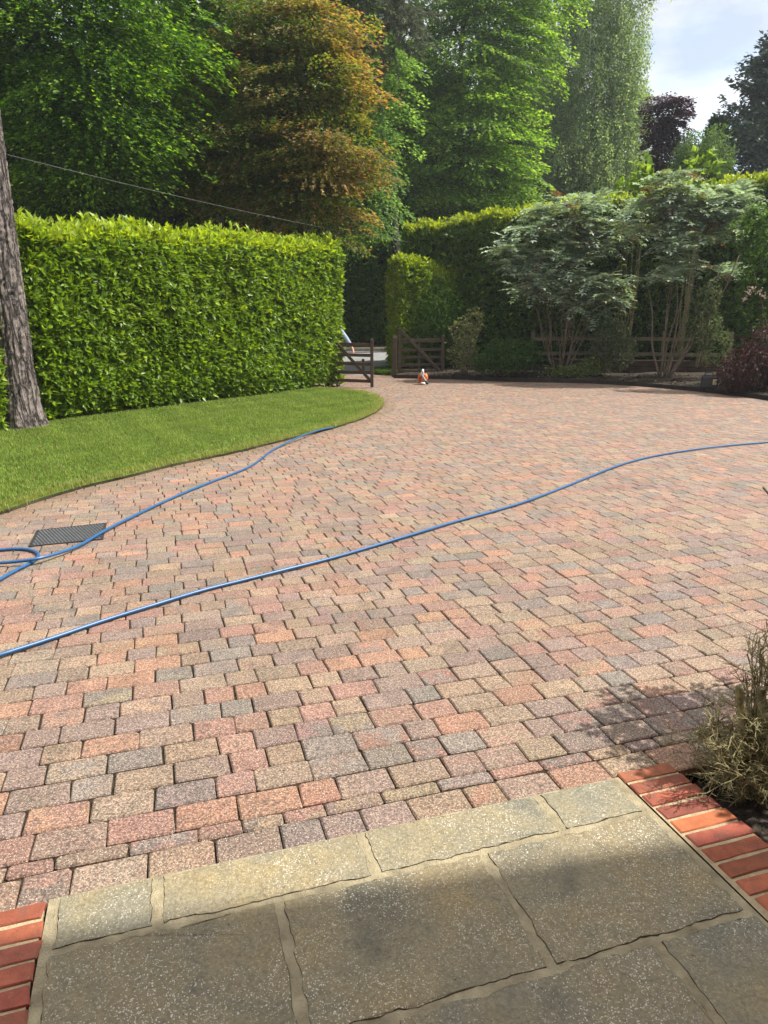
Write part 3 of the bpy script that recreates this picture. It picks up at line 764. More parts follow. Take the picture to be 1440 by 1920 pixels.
def can():
    c = P(1330, 722, 17.95); x, y = c[0], 17.95; z0 = .10
    t = thing('fuel_can', 'black fuel can with a red cap on the bed edge beside the purple maple', 'can', (x, y, z0))
    r = rotz(-.45)
    b = MB(); b.box((x, y, z0 + .16), (.40, .20, .32), r, bev=.035); b.box((x - .02, y, z0 + .325), (.30, .14, .03), r, bev=.012)
    for dz in (.08, .16, .24): b.box(np.array([x, y, z0 + dz]) + r @ np.array([-.06, -.1, 0]), (.22, .012, .02), r, bev=.004)
    b.build('can_body', M['black'], t)
    h = MB(); h.tube([np.array([x, y, z0]) + r @ np.array(p) for p in ((-.13, 0, .33), (-.12, 0, .385), (-.02, 0, .40), (.05, 0, .385), (.06, 0, .335))], .014, 8); h.build('carry_handle', M['black'], t, True)
    k = MB(); q = np.array([x, y, z0]) + r @ np.array([.13, 0, 0]); k.tube([q + UP * .33, q + UP * .37], .035, 14); k.build('screw_cap', M['redcap'], t)
    l = MB(); l.box(np.array([x, y, z0 + .17]) + r @ np.array([.12, -.102, 0]), (.09, .004, .13), r, bev=.001); lb = l.build('paper_label', M['label'], t)
    d = MB()
    for i in range(4): d.box(np.array([x, y, z0 + .13 + i * .025]) + r @ np.array([.12 + .01 * (i % 2), -.106, 0]), (.05 - .01 * (i % 2), .003, .009), r)
    d.build('label_print', M['black'], lb)
can()

# ------------------------------------------------------------------ person behind the left gate
def skin_mesh(name, verts, edges, radii, mat, parent, root=0, sub=2):
    me = bpy.data.meshes.new(name); me.from_pydata([tuple(v) for v in verts], edges, []); o = bpy.data.objects.new(name, me); C.objects.link(o)
    sk = o.modifiers.new('skin', 'SKIN'); sk.use_smooth_shade = True
    sv = me.skin_vertices[0].data if len(me.skin_vertices) else None
    if sv is None:
        bm_layer = me.skin_vertices
    for i, r in enumerate(radii):
        me.skin_vertices[0].data[i].radius = (r, r) if np.isscalar(r) else r
        me.skin_vertices[0].data[i].use_root = (i == root)
    ss = o.modifiers.new('sub', 'SUBSURF'); ss.levels = ss.render_levels = sub
    me.materials.append(mat); o.parent = parent; return o
def person():
    Y = 19.75; hx = P(665, 656, Y)[0]
    bx = hx - .60
    t = thing('person', 'person in a pale blue grey top mostly hidden behind the hedge by the gate', 'person', (bx, Y, 0))
    O = np.array([bx, Y, 0.0])
    V = [(0, 0, .98), (0, 0, 1.18), (0, .0, 1.42), (0, -.01, 1.54), (0, -.03, 1.63), (0, -.04, 1.76),
         (.19, 0, 1.50), (.38, -.05, 1.27), (.55, -.12, 1.00), (.575, -.14, .95),
         (-.19, 0, 1.47), (-.26, -.02, 1.18), (-.30, -.10, .95), (-.31, -.12, .90),
         (.10, 0, .92), (.12, -.01, .50), (.13, .03, .09), (.14, -.12, .045),
         (-.10, 0, .92), (-.12, -.01, .50), (-.13, .03, .09), (-.14, -.12, .045)]
    Ed = [(0, 1), (1, 2), (2, 3), (3, 4), (4, 5), (2, 6), (6, 7), (7, 8), (8, 9), (2, 10), (10, 11), (11, 12), (12, 13), (0, 14), (14, 15), (15, 16), (16, 17), (0, 18), (18, 19), (19, 20), (20, 21)]
    rad = [(.15, .11), (.14, .10), (.16, .11), .06, .085, .085, .06, .048, .033, (.04, .02), .06, .048, .033, (.04, .02), .09, .062, .042, .04, .09, .062, .042, .04]
    for s_, (w, pal) in ((1, (9, (.575, -.14, .95))), (-1, (13, (-.31, -.12, .90)))):
        for k, (dx, ln) in enumerate(((-.03, .07), (-.01, .085), (.012, .08), (.03, .06))):
            i = len(V); V += [(pal[0] + s_ * .012 + dx * .3, pal[1] + dx, pal[2] - .05), (pal[0] + s_ * .03 + dx * .3, pal[1] + dx * 1.1, pal[2] - .05 - ln * .5), (pal[0] + s_ * .025, pal[1] + dx * 1.1, pal[2] - .05 - ln)]
            Ed += [(w, i), (i, i + 1), (i + 1, i + 2)]; rad += [.010, .009, .007]
        i = len(V); V += [(pal[0] - s_ * .01, pal[1] - .05, pal[2] - .03), (pal[0] - s_ * .005, pal[1] - .065, pal[2] - .07)]; Ed += [(w, i), (i, i + 1)]; rad += [.011, .008]
    body = skin_mesh('body', [O + v for v in V], Ed, rad, M['skin'], t)
    S = [(0, 0, .93), (0, 0, 1.18), (0, 0, 1.43), (.20, 0, 1.505), (.38, -.05, 1.27), (.53, -.11, 1.04), (-.20, 0, 1.475), (-.265, -.02, 1.18), (-.29, -.09, .99)]
    skin_mesh('shirt', [O + v for v in S], [(0, 1), (1, 2), (2, 3), (3, 4), (4, 5), (2, 6), (6, 7), (7, 8)], [(.185, .14), (.17, .13), (.18, .13), .085, .072, .062, .085, .072, .062], M['shirt'], t)
    Tt = [(0, 0, .97), (.10, 0, .9), (.12, -.01, .5), (.13, .03, .12), (-.10, 0, .9), (-.12, -.01, .5), (-.13, .03, .12)]
    skin_mesh('trousers', [O + v for v in Tt], [(0, 1), (1, 2), (2, 3), (0, 4), (4, 5), (5, 6)], [(.165, .125), .108, .08, .068, .108, .08, .068], M['trouser'], t)
    for s_ in (-1, 1):
        sh = MB(); sh.ell(O + (s_ * .135, -.06, .05), (.052, .15, .05), 12, 8); sh.build('shoe', M['shoe'], t, True)
    h = MB(); h.ell(O + (0, -.015, 1.745), (.088, .1, .1), 14, 9); h.build('hair', M['hair'], t, True)
    f = MB(); f.ell(O + (0, -.135, 1.69), (.014, .018, .022), 8, 6); f.build('nose', M['skin'], t, True)
    for s_ in (-1, 1):
        f = MB(); f.ell(O + (s_ * .085, -.03, 1.69), (.014, .022, .032), 8, 6); f.build('ear', M['skin'], t, True)
        e = MB(); e.ell(O + (s_ * .032, -.118, 1.72), (.012, .008, .008), 8, 6); e.build('eye', M['black'], t, True)
    m_ = MB(); m_.ell(O + (0, -.118, 1.64), (.024, .008, .007), 8, 6); m_.build('mouth', M['redcap'], t, True)
person()

# ------------------------------------------------------------------ the hedges
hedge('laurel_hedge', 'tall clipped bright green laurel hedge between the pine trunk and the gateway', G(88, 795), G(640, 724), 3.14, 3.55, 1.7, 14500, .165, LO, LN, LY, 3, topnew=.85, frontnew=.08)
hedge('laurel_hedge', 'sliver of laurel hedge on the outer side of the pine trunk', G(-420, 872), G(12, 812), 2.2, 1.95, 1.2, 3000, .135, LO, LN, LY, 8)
RB = [P(752, 700, 25.6), P(1010, 690, 26.2), P(1240, 690, 24.6), P(1640, 690, 21.5)]
def right_hedge():
    # one hedge in two straight runs that meet at an angle
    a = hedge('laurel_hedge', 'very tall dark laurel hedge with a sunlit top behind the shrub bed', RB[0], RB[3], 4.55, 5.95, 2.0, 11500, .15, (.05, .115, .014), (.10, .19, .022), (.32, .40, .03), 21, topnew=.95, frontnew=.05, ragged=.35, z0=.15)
right_hedge()
q0, q1 = P(750, 700, 24.5), P(872, 700, 25.3)
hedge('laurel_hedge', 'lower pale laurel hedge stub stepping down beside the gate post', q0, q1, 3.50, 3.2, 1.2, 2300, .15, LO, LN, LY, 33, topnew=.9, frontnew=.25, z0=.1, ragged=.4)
q0, q1 = np.array([-9, 31.0, .8]), np.array([2.0, 31.0, .8])
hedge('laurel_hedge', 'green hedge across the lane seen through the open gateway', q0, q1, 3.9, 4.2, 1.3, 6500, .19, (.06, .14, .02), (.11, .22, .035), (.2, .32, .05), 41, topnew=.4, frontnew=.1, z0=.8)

# ------------------------------------------------------------------ trees
GR = ((.035, .10, .010), (.085, .19, .018))
def blob(px, py, Y, rx, ry, dep):
    c = P(px, py, Y); k = Y / FPX; return (c, np.array([rx * k, dep, ry * k]))

def crown_points(blobs, n, shell=(.55, 1.02), front=.75):
    w = np.array([b[1][0] * b[1][2] + .5 * b[1][1] * (b[1][0] + b[1][2]) for b in blobs]); w = w / w.sum()
    out, dirs = [], []
    for (c, r), k in zip(blobs, (w * n).astype(int) + 1):
        d = unit(rn(k)); flip = (d[:, 1] > 0) & (R.random(k) < front); d[flip, 1] *= -1
        rad = R.uniform(shell[0] ** 2, shell[1] ** 2, (k, 1)) ** .5
        out.append(c + d * r * rad); dirs.append(unit(d * r))
    return np.concatenate(out), np.concatenate(dirs)

def trunk_mesh(base, pts, r0, limbs, mat, name='trunk', parent=None, n=10, r1=.06):
    b = MB(); pts = np.array(pts, float); k = len(pts)
    b.tube(catmull(pts, .6), np.linspace(r0, r1, len(catmull(pts, .6))), n)
    for a, e, ra in limbs:
        a = np.array(a, float); e = np.array(e, float); m = (a + e) / 2 + UP * .12 * np.linalg.norm(e - a) + rn(1)[0] * .15
        q = catmull([a, m, e], .5); b.tube(q, np.linspace(ra, .012, len(q)), 6)
    return b.build(name, mat, parent, True)

def sprays(cen, outw, nl, a, b, th, leafsize, tmpl, colf, droop=.35, up=.55):
    """flat, drooping, fan-like sprays of leaves"""
    N = len(cen); o = outw.copy(); o[:, 2] *= .2; o = unit(o + .35 * rn(N) * np.array([1, 1, .25]))
    sc = R.uniform(.6, 1.3, (N, 1))
    side = unit(np.cross(o, UP)); u = R.random((N, nl)) ** .7; v = R.uniform(-1, 1, (N, nl)) * (1 - .75 * (u - .35) ** 2)
    # leaves follow a few twigs in each spray so the spray has a ragged fan outline
    v = np.round(v * 3.2 + R.normal(0, .16, (N, nl))) / 3.2 * .8 + v * .2
    w = R.normal(0, 1, (N, nl)) * th
    p = cen[:, None] + o[:, None] * ((u - .35) * a * sc)[..., None] + side[:, None] * (v * b * (.35 + u) * sc)[..., None]
    p[..., 2] += w - droop * (u * a * sc) * (.4 + .6 * u)
    p = p.reshape(-1, 3); M_ = len(p)
    oo = np.repeat(o, nl, 0); ss = np.repeat(side, nl, 0)
    d = oo + ss * (np.sign(v.reshape(-1, 1)) * .6 + .5 * rn(M_, 1)) - UP * R.uniform(.1, .6, (M_, 1))
    nr = UP * up + .26 * rn(M_) + oo * .28 + np.repeat(.16 * rn(N), nl, 0)
    return (tmpl, p, d, nr, leafsize * R.uniform(.65, 1.25, M_), colf(M_, np.repeat(cen, nl, 0), u.reshape(-1)))

def greens(a, b, young=None, fy=.15):
    def f(N, cen, u):
        t = np.clip(.5 * np.abs(np.sin(cen[:, :1] * 12.9 + cen[:, 2:] * 7.1)) + .5 * R.random((N, 1)), 0, 1)
        c = np.array(a) * (1 - t) + np.array(b) * t
        if young is not None:
            y = (R.random(N) < fy * (.3 + 1.4 * u)); c[y] = np.array(young)
        return c * (1 + .15 * rn(N, 1))
    return f

def broad_tree(name, label, cat, base, pts, r0, blobs, nsp, nl, leafsize, colf, a=1.3, b=.75, th=.05, droop=.35, mat='leaf', bark='bark', group=None, shell=(.5, 1.02), up=.55, tmpl=None, lim=26, front=.75):
    t = thing(name, label, cat, base, group)
    n1 = int(nsp * .52); cen, out = crown_points(blobs, n1, (.82, 1.08), front); c2, o2 = crown_points(blobs, int(nsp * .30), (.2, .75), .5)
    T_ = tmpl or T_diamond(.30)
    leaves('crown', [sprays(cen, out, int(nl * 1.55), a * 1.35, b * 1.1, th, leafsize, T_, colf, droop, .75), sprays(c2, o2, nl, a, b, th * 3, leafsize * 1.1, T_, colf, droop, up)], M[mat], t)
    axis = catmull(pts, .5); idx = R.choice(len(cen), min(lim, len(cen)), replace=False); lb = []
    for i in idx:
        k = np.argmin(np.abs(axis[:, 2] - (cen[i, 2] - .35 * np.linalg.norm(cen[i, :2] - axis[len(axis) // 2, :2])))); k = max(k, len(axis) // 4)
        lb.append((axis[k], cen[i], .05))
    trunk_mesh(base, pts, r0, lb, M[bark], 'trunk', t)
    return t

def ground_at(px, Y, z=-.1): 
    q = P(px, 600, Y); return np.array([q[0], Y, z])
def stem_pts(px0, px1, Y, top, z0=-.15, wob=.15):
    a = ground_at(px0, Y, z0); e = ground_at(px1, Y, top)
    return [a, a * .66 + e * .34 + np.array([wob, 0, 0]), a * .33 + e * .67 + np.array([-wob, .1, 0]), e]

def big_trees():
    # left beech, its long sprays hang down in front of the dark wood
    p = stem_pts(46, 30, 22, 12)
    broad_tree('beech_tree', 'broad green beech with drooping sprays behind the pine trunk', 'tree', p[0], p, .26,
        [blob(-40, 60, 21, 210, 210, 2.6), blob(130, 40, 20, 190, 150, 2.4), blob(190, 190, 19.5, 110, 70, 1.7), blob(60, 250, 20.5, 190, 90, 2.0), blob(200, 265, 20, 85, 45, 1.2), blob(40, -160, 21, 260, 160, 3)],
        900, 105, .125, greens((.036, .10, .010), (.09, .20, .017), (.22, .36, .028), .2), 1.5, .8, droop=.5)
    p = stem_pts(420, 400, 26, 16)
    broad_tree('maple_tree', 'bright green maple leaning out over the middle of the left hedge', 'tree', p[0], p, .2,
        [blob(385, 40, 25, 105, 85, 2.2), blob(335, 120, 25, 80, 50, 1.7), blob(440, -90, 26, 150, 110, 2.8), blob(270, -60, 26, 130, 100, 2.6), blob(425, 150, 26, 65, 36, 1.5)],
        470, 95, .135, greens((.065, .155, .016), (.14, .27, .03), (.27, .40, .04), .3), 1.1, .7, droop=.4)
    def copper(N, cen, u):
        # leaf colour: coppery at the shoot ends and towards the right, olive green further in
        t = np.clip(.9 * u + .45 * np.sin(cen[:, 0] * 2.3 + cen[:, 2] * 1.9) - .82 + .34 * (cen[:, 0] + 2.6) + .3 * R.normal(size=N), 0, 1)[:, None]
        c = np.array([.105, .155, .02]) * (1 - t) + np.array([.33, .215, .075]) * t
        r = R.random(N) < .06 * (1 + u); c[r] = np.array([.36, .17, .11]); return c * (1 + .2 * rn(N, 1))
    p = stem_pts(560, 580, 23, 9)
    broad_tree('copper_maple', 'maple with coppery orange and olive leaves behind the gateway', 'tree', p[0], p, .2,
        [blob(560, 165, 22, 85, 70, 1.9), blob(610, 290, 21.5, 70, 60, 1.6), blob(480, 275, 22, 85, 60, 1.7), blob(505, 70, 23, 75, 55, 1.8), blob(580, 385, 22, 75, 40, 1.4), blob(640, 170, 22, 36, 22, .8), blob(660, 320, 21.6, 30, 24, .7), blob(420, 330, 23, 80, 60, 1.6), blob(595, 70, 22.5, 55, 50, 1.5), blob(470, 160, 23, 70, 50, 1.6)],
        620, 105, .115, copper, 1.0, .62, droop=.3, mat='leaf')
    p = stem_pts(850, 860, 37, 18)
    broad_tree('hornbeam_tree', 'large fresh green hornbeam rising behind the right hedge beside the birch', 'tree', p[0], p, .3,
        [blob(880, 110, 36.2, 110, 110, 2.8), blob(780, 260, 35.7, 80, 90, 2.2), blob(895, 270, 35.2, 85, 85, 2.6), blob(830, 390, 35.7, 110, 55, 2.2), blob(955, 60, 37.2, 60, 110, 2.5), blob(760, 120, 37.2, 70, 80, 2.4), blob(860, -90, 37.2, 190, 120, 3.5), blob(925, 350, 36.2, 65, 70, 2.2), blob(725, 400, 38.5, 60, 110, 2)],
        1080, 110, .16, greens((.07, .155, .025), (.15, .28, .045), (.28, .42, .06), .3), 1.5, .85, droop=.4)
    # slim tree with pale cool leaves between the maple and the hornbeam
    p = stem_pts(612, 650, 28.5, 12.5)
    broad_tree('ash_tree', 'slim cool green ash showing between the copper maple and the hornbeam', 'tree', p[0], p, .18,
        [blob(650, 90, 28.5, 85, 60, 2), blob(700, 220, 28.5, 42, 75, 1.6), blob(700, 330, 28.5, 36, 85, 1.5), blob(600, 30, 29, 75, 50, 2)],
        240, 90, .13, greens((.075, .16, .05), (.15, .27, .085), (.25, .38, .12), .2), 1.1, .6, droop=.55)
big_trees()

def strands(cen, ln, nl, leafsize, colf, sway=.12, tmpl=None):
    N = len(cen); u = R.random((N, nl)); ph = rn(N, 2)
    p = np.repeat(cen[:, None], nl, 1).copy()
    p[..., 0] += (ph[:, :1] * sway) * u ** 2 * ln[:, None] + R.normal(0, .11, (N, nl)); p[..., 1] += (ph[:, 1:] * sway) * u ** 2 * ln[:, None] + R.normal(0, .11, (N, nl))
    p[..., 2] -= u * ln[:, None]
    p = p.reshape(-1, 3); m = len(p)
    return (tmpl or T_diamond(.36), p, rn(m) * np.array([.7, .7, .3]) - UP * .8, rn(m) + UP * .15, leafsize * R.uniform(.6, 1.25, m), colf(m, np.repeat(cen, nl, 0), u.reshape(-1)))

def birch():
    p = [ground_at(1080, 43, -.1), ground_at(1086, 43, 6.2), ground_at(1096, 43.1, 11), ground_at(1092, 43.1, 16), ground_at(1110, 43.1, 21.5)]
    t = thing('birch_tree', 'weeping silver birch with grey green hanging strands against the sky', 'tree', p[0])
    bl = [blob(1100, 120, 43, 95, 120, 2.2), blob(1080, 300, 42.5, 95, 110, 2.2), blob(1160, 260, 43, 65, 110, 1.8), blob(1110, -60, 43, 110, 120, 2.4), blob(1030, 330, 42.5, 60, 80, 1.6), blob(1180, 180, 43, 32, 55, 1.2), blob(1210, 330, 43, 45, 60, 1.3)]
    bl.append(blob(1035, 190, 43, 55, 100, 1.8)); bl.append(blob(1150, 90, 43, 60, 90, 1.8))
    cen, out = crown_points(bl, 2100, (.35, 1.0))
    ln = R.uniform(.8, 2.5, len(cen))
    c1 = greens((.15, .235, .125), (.27, .36, .21), (.38, .46, .30), .16)
    hang = np.array([P(x, y, 42.8) for x, y in ((1235, -30), (1262, -28), (1258, -60), (1205, -40), (1190, 5))]); hl = np.array([.75, .7, .6, 1.0, .9])
    leaves('crown', [strands(cen, ln, 62, .118, c1), strands(hang, hl, 50, .11, c1)], M['leaf'], t)
    lb = [(p[min(3, 1 + i % 3)] + np.array([0, 0, .3 * (i % 4)]), cen[j], .035) for i, j in enumerate(R.choice(len(cen), 22, replace=False))]
    lb += [(P(1150, 262, 42.6), P(1272, 231, 42.4), .05)]
    trunk_mesh(None, p, .2, lb, M['birch'], 'trunk', t)
birch()

def right_background():
    # purple plum far behind
    p = stem_pts(1245, 1245, 36, 9)
    broad_tree('purple_plum', 'dark purple leaved tree in the gap between the birch and the conifers', 'tree', p[0], p, .16,
        [blob(1243, 218, 35, 27, 32, 1.0), blob(1266, 305, 35, 18, 40, .8), blob(1228, 300, 35, 14, 40, .7)], 210, 80, .13, greens((.03, .012, .02), (.075, .025, .045)), .6, .45, mat='redleaf')
    # little weeping tree
    p = [ground_at(1315, 26, 0), ground_at(1312, 26, 3), ground_at(1308, 26, 6.2), ground_at(1306, 26, 6.9)]
    t = thing('weeping_birch', 'small dome shaped weeping tree in front of the dark conifer', 'tree', p[0])
    cen, o = crown_points([blob(1318, 285, 26, 46, 50, 1.2), blob(1330, 340, 26, 40, 50, 1.1), blob(1290, 300, 26, 22, 50, .8)], 300, (.5, 1.0))
    leaves('crown', [strands(cen, R.uniform(.4, 1.1, len(cen)), 45, .075, greens((.05, .10, .035), (.10, .17, .06)))], M['leaf'], t)
    trunk_mesh(None, p, .08, [], M['birch'], 'trunk', t)
    conifer('conifer_tree', 'narrow pointed young conifer showing its tip above the small weeping tree', 1306, 36, 10.6, 1.1, 170, 5.0, cols=((.035, .07, .03), (.07, .12, .04)))
    conifer('cedar_tree', 'big dark blue green conifer with ragged upswept boughs at the right of the sky', 1450, 36, 16.2, 7.0, 1150, 2.0, cols=((.05, .082, .07), (.10, .145, .115)))

def conifer(name, label, px, Y, top, rad, nb, zlo, cols=((.014, .032, .022), (.04, .070, .046)), tiers=1.0):
    base = ground_at(px, Y); t = thing(name, label, 'tree', base)
    hz = R.random(nb) ** .8; z = zlo + (top - zlo) * hz; r = rad * (1 - hz) ** .75 * R.uniform(.55, 1.15, nb) + .12; an = R.random(nb) * 6.283
    d = np.stack([np.cos(an), np.sin(an), np.zeros(nb)], 1)
    parts = []; nl = 110
    for i in range(nb):
        u = R.random(nl) ** .6; n_ = nl
        p = np.array([base[0], base[1], z[i]]) + d[i] * (u * r[i])[:, None]
        p[:, 2] += -.30 * u * r[i] + .42 * (u ** 3) * r[i]
        sd = np.cross(d[i], UP); w = .32 * (1 - .55 * u) * min(1.4, r[i]) * R.uniform(-1, 1, n_)
        p += sd * w[:, None] + rn(n_) * np.array([.05, .05, .07]); p[:, 2] -= np.abs(w) * .35
        dr = d[i] * .8 + sd * np.sign(w)[:, None] * .6 + UP * R.uniform(-.5, .7, (n_, 1)) + .3 * rn(n_)
        parts.append((p, dr))
    p = np.concatenate([q[0] for q in parts]); dr = np.concatenate([q[1] for q in parts]); n_ = len(p)
    leaves('crown', [(T_diamond(.22, .03), p, dr, UP + .6 * rn(n_), R.uniform(.14, .34, n_), mixcol(n_, *cols))], M['needle'], t)
    trunk_mesh(None, [base, base + UP * top * .4, base + UP * top * .7, base + UP * (top + .1)], .04 + .022 * top, [], M['bark'], 'trunk', t, r1=.02)
right_background()

# pines: rugged trunk on the lawn, and the fine needled bough high in the middle
def pine_crown(name, t, blobs, n, nl):
    cen, out = crown_points(blobs, n, (.3, 1.0)); N = len(cen)
    ax = unit(out * np.array([1, 1, .2]) + np.array([0, 0, -.45]) + .3 * rn(N))
    u = R.random((N, nl)) * .55; p = (cen[:, None] + ax[:, None] * u[..., None]).reshape(-1, 3); a = np.repeat(ax, nl, 0); m = len(p)
    leaves(name, [(T_tri(.045), p, a * .8 + unit(rn(m)) * .8 - UP * .25, rn(m), R.uniform(.16, .26, m), mixcol(m, (.075, .105, .06), (.20, .22, .15)))], M['needle'], t)
    return cen
def pines():
    c = G(40, 803, .0); base = np.array([c[0], c[1], 0.0])
    t = thing('pine_tree', 'rugged grey brown pine trunk at the end of the clipped hedge on the lawn', 'tree', base)
    nz, na = 150, 72; zs = np.concatenate([np.linspace(-.1, 5.2, 120), np.linspace(5.3, 12, 30)]); V = []
    ang = np.linspace(0, 2 * np.pi, na, endpoint=False); r = np.random.default_rng(4)
    ridg = r.uniform(0, 6.28, 12)
    for z in zs:
        rr = np.interp(z, [-.1, .12, .4, 1.0, 3, 6, 12], [.47, .39, .325, .285, .25, .225, .16])
        flare = .05 * np.exp(-max(z, 0) / .35) * np.sin(ang * 5 + 1.0)
        w = ang + .06 * np.sin(z * 2.3) + .04 * np.sin(z * 5.1 + ang * 3)
        pl = np.abs(np.sin(w * 9 + .7 * np.sin(z * 1.7 + ang * 2))) ** .45
        cut = np.abs(np.sin(z * 4.1 + 2.2 * np.sin(np.floor(w * 9 / np.pi) * 1.7))) ** .25
        rad = rr + flare + .030 * (pl * (.55 + .45 * cut) - .7) + .006 * r.normal(size=na)
        cx = base[0] + .008 * z + .02 * math.sin(z * .6); cy = base[1]
        V.append(np.c_[cx + rad * np.cos(ang), cy + rad * np.sin(ang), np.full(na, z)])
    nzs = len(zs); F = [(i * na + j, i * na + (j + 1) % na, i * na + na + (j + 1) % na, i * na + na + j) for i in range(nzs - 1) for j in range(na)]
    mesh('trunk', np.concatenate(V), [np.array(F)], M['pine'], t)
    tb = np.array([base[0] + .1, base[1], 11.5]); bl = [(tb + np.array([-1.0, -.5, 1.2]), np.array([2.4, 2.2, 1.3])), (tb + np.array([.8, .4, 2.8]), np.array([1.9, 1.9, 1.3]))]
    cen = pine_crown('crown', t, bl, 220, 60)
    lb = MB()
    for i in R.choice(len(cen), 16, replace=False):
        q = catmull([tb + UP * R.uniform(-1.6, .3), (tb + cen[i]) / 2 - UP * .1, cen[i]], .4); lb.tube(q, np.linspace(.06, .012, len(q)), 6)
    lb.build('limbs', M['bark'], t, True)
    p = stem_pts(748, 705, 30, 15)
    t2 = thing('pine_tree', 'grey green pine whose fine needled boughs hang into the top middle of the view', 'tree', p[0])
    cen = pine_crown('crown', t2, [blob(700, 20, 26.5, 95, 55, 1.8), blob(745, 75, 26.5, 55, 40, 1.2), blob(620, -10, 26.8, 70, 45, 1.6), blob(690, -110, 27, 160, 90, 2.4)], 620, 95)
    trunk_mesh(None, p, .22, [(np.array(p[2]) + UP * .5 * (i % 4), cen[j], .04) for i, j in enumerate(R.choice(len(cen), 14, replace=False))], M['bark'], 'trunk', t2)
pines()

# the wood behind everything: a few full trees, copied
def wood():
    protos = []
    for k in range(3):
        h = 12.5 + 1.5 * k; bl = [(np.array([0, 0, h * f]), np.array([2.7 * s, 2.7 * s, 2.6])) for f, s in ((.28, .9), (.46, 1.15), (.64, 1.05), (.82, .75))]
        t = thing('woodland_tree', 'tall dark green tree of the wood that closes the view behind the garden', 'tree', (0, 0, 0), 'woodland trees behind the garden')
        cen, out = crown_points(bl, 300, (.3, 1.05), .4)
        leaves('crown', [sprays(cen, out, 85, 1.5, .9, .10, .20, T_diamond(), greens((.022, .062, .010), (.05, .115, .016)), .5)], M['leaf'], t)
        trunk_mesh(None, [(0, 0, -.2), (.2, .1, h * .3), (-.1, 0, h * .6), (.1, 0, h * .95)], .22, [((0, 0, h * .3 + .4 * i), cen[j], .05) for i, j in enumerate(R.choice(len(cen), 12, replace=False))], M['bark'], 'trunk', t)
        protos.append(t)
    spots = [(-60, 36, 0), (60, 30, 1), (150, 38, 2), (230, 31, 0), (330, 29, 1), (420, 36, 2), (500, 31, 1), (590, 38, 0), (650, 38, 2), (740, 47, 1), (810, 46, 0), (890, 49, 2), (960, 47, 1), (1030, 50, 0), (1100, 47, 2), (-160, 30, 2), (-240, 36, 1), (1010, 45, 2), (470, 44, 0), (250, 45, 1), (60, 44, 2), (690, 50, 0), (760, 55, 1), (850, 56, 2), (950, 55, 0), (1050, 56, 1), (560, 50, 2), (380, 50, 0)]
    used = [False] * 3
    for i, (px, Y, k) in enumerate(spots):
        src = protos[k]; loc = ground_at(px, Y, .3)
        if not used[k]:
            used[k] = True; o = src; del o['_base']
        else:
            o = src.copy(); C.objects.link(o)
            for ch in src.children:
                c = ch.copy(); C.objects.link(c); c.parent = o
        o.location = Vector(loc); o.rotation_euler = (0, 0, i * 2.4); s = .92 + .22 * ((i * 37) % 10) / 10; o.scale = (s, s, s * (1.38 if 680 < px < 1010 else 1.0))
wood()

# ------------------------------------------------------------------ shrubs in the bed
def fan_stems(base, n, spread, h, r, name, parent, mat, lean=(0, 0)):
    b = MB(); tips = []
    for i in range(n):
        a = 6.283 * i / n + R.uniform(-.3, .3); k = R.uniform(.25, 1.0)
        e = base + np.array([math.cos(a) * spread * k + lean[0], math.sin(a) * spread * .6 * k + lean[1], h * R.uniform(.75, 1.1)])
        s = base + np.array([math.cos(a) * .14, math.sin(a) * .12, -.05])
        m1 = s * .68 + e * .32 + np.array([math.cos(a), math.sin(a), 0]) * .04 * spread + rn(1)[0] * .06; m2 = s * .3 + e * .7 + rn(1)[0] * .10
        q = catmull([s, m1, m2, e], .25); b.tube(q, np.linspace(r * R.uniform(.7, 1.2), r * .4, len(q)), 7); tips.append(e)
        if R.random() < .5:
            e2 = m2 + (e - m2) * .9 + np.array([R.normal() * .35, R.normal() * .2, .1]); q = catmull([m1, (m1 + e2) / 2 + rn(1)[0] * .05, e2], .25); b.tube(q, np.linspace(r * .6, r * .3, len(q)), 6); tips.append(e2)
    b.build(name, mat, parent, True); return np.array(tips)
def rosettes(cen, nleaf, length, colf, pairs=7, lf=.085):
    P_, D_, N_, S_, C_ = [], [], [], [], []
    for c in cen:
        for k in range(nleaf):
            a = 6.283 * k / nleaf + R.uniform(-.3, .3); el = R.uniform(-.35, .75); L = length * R.uniform(.7, 1.15)
            d = np.array([math.cos(a) * math.cos(el), math.sin(a) * math.cos(el), math.sin(el)]); side = unit(np.cross(d, UP)); nr = unit(np.cross(side, d))
            col = colf()
            for j in range(pairs):
                u = (j + 1.0) / pairs
                p = c + d * L * u - UP * (.28 * L * u * u)
                dd = d - UP * .5 * u
                for s_ in (-1, 1):
                    P_.append(p); D_.append(dd * .45 + side * s_ + .12 * R.normal(size=3)); N_.append(nr + .25 * R.normal(size=3)); S_.append(lf * (1.1 - .35 * abs(u - .45)) * R.uniform(.85, 1.15)); C_.append(col * (1 + .12 * R.normal()))
            P_.append(c + d * L - UP * .28 * L); D_.append(d - UP * .5); N_.append(nr); S_.append(lf); C_.append(col)
    return (T_diamond(.24, .05), np.array(P_), np.array(D_), np.array(N_), np.array(S_), np.array(C_))
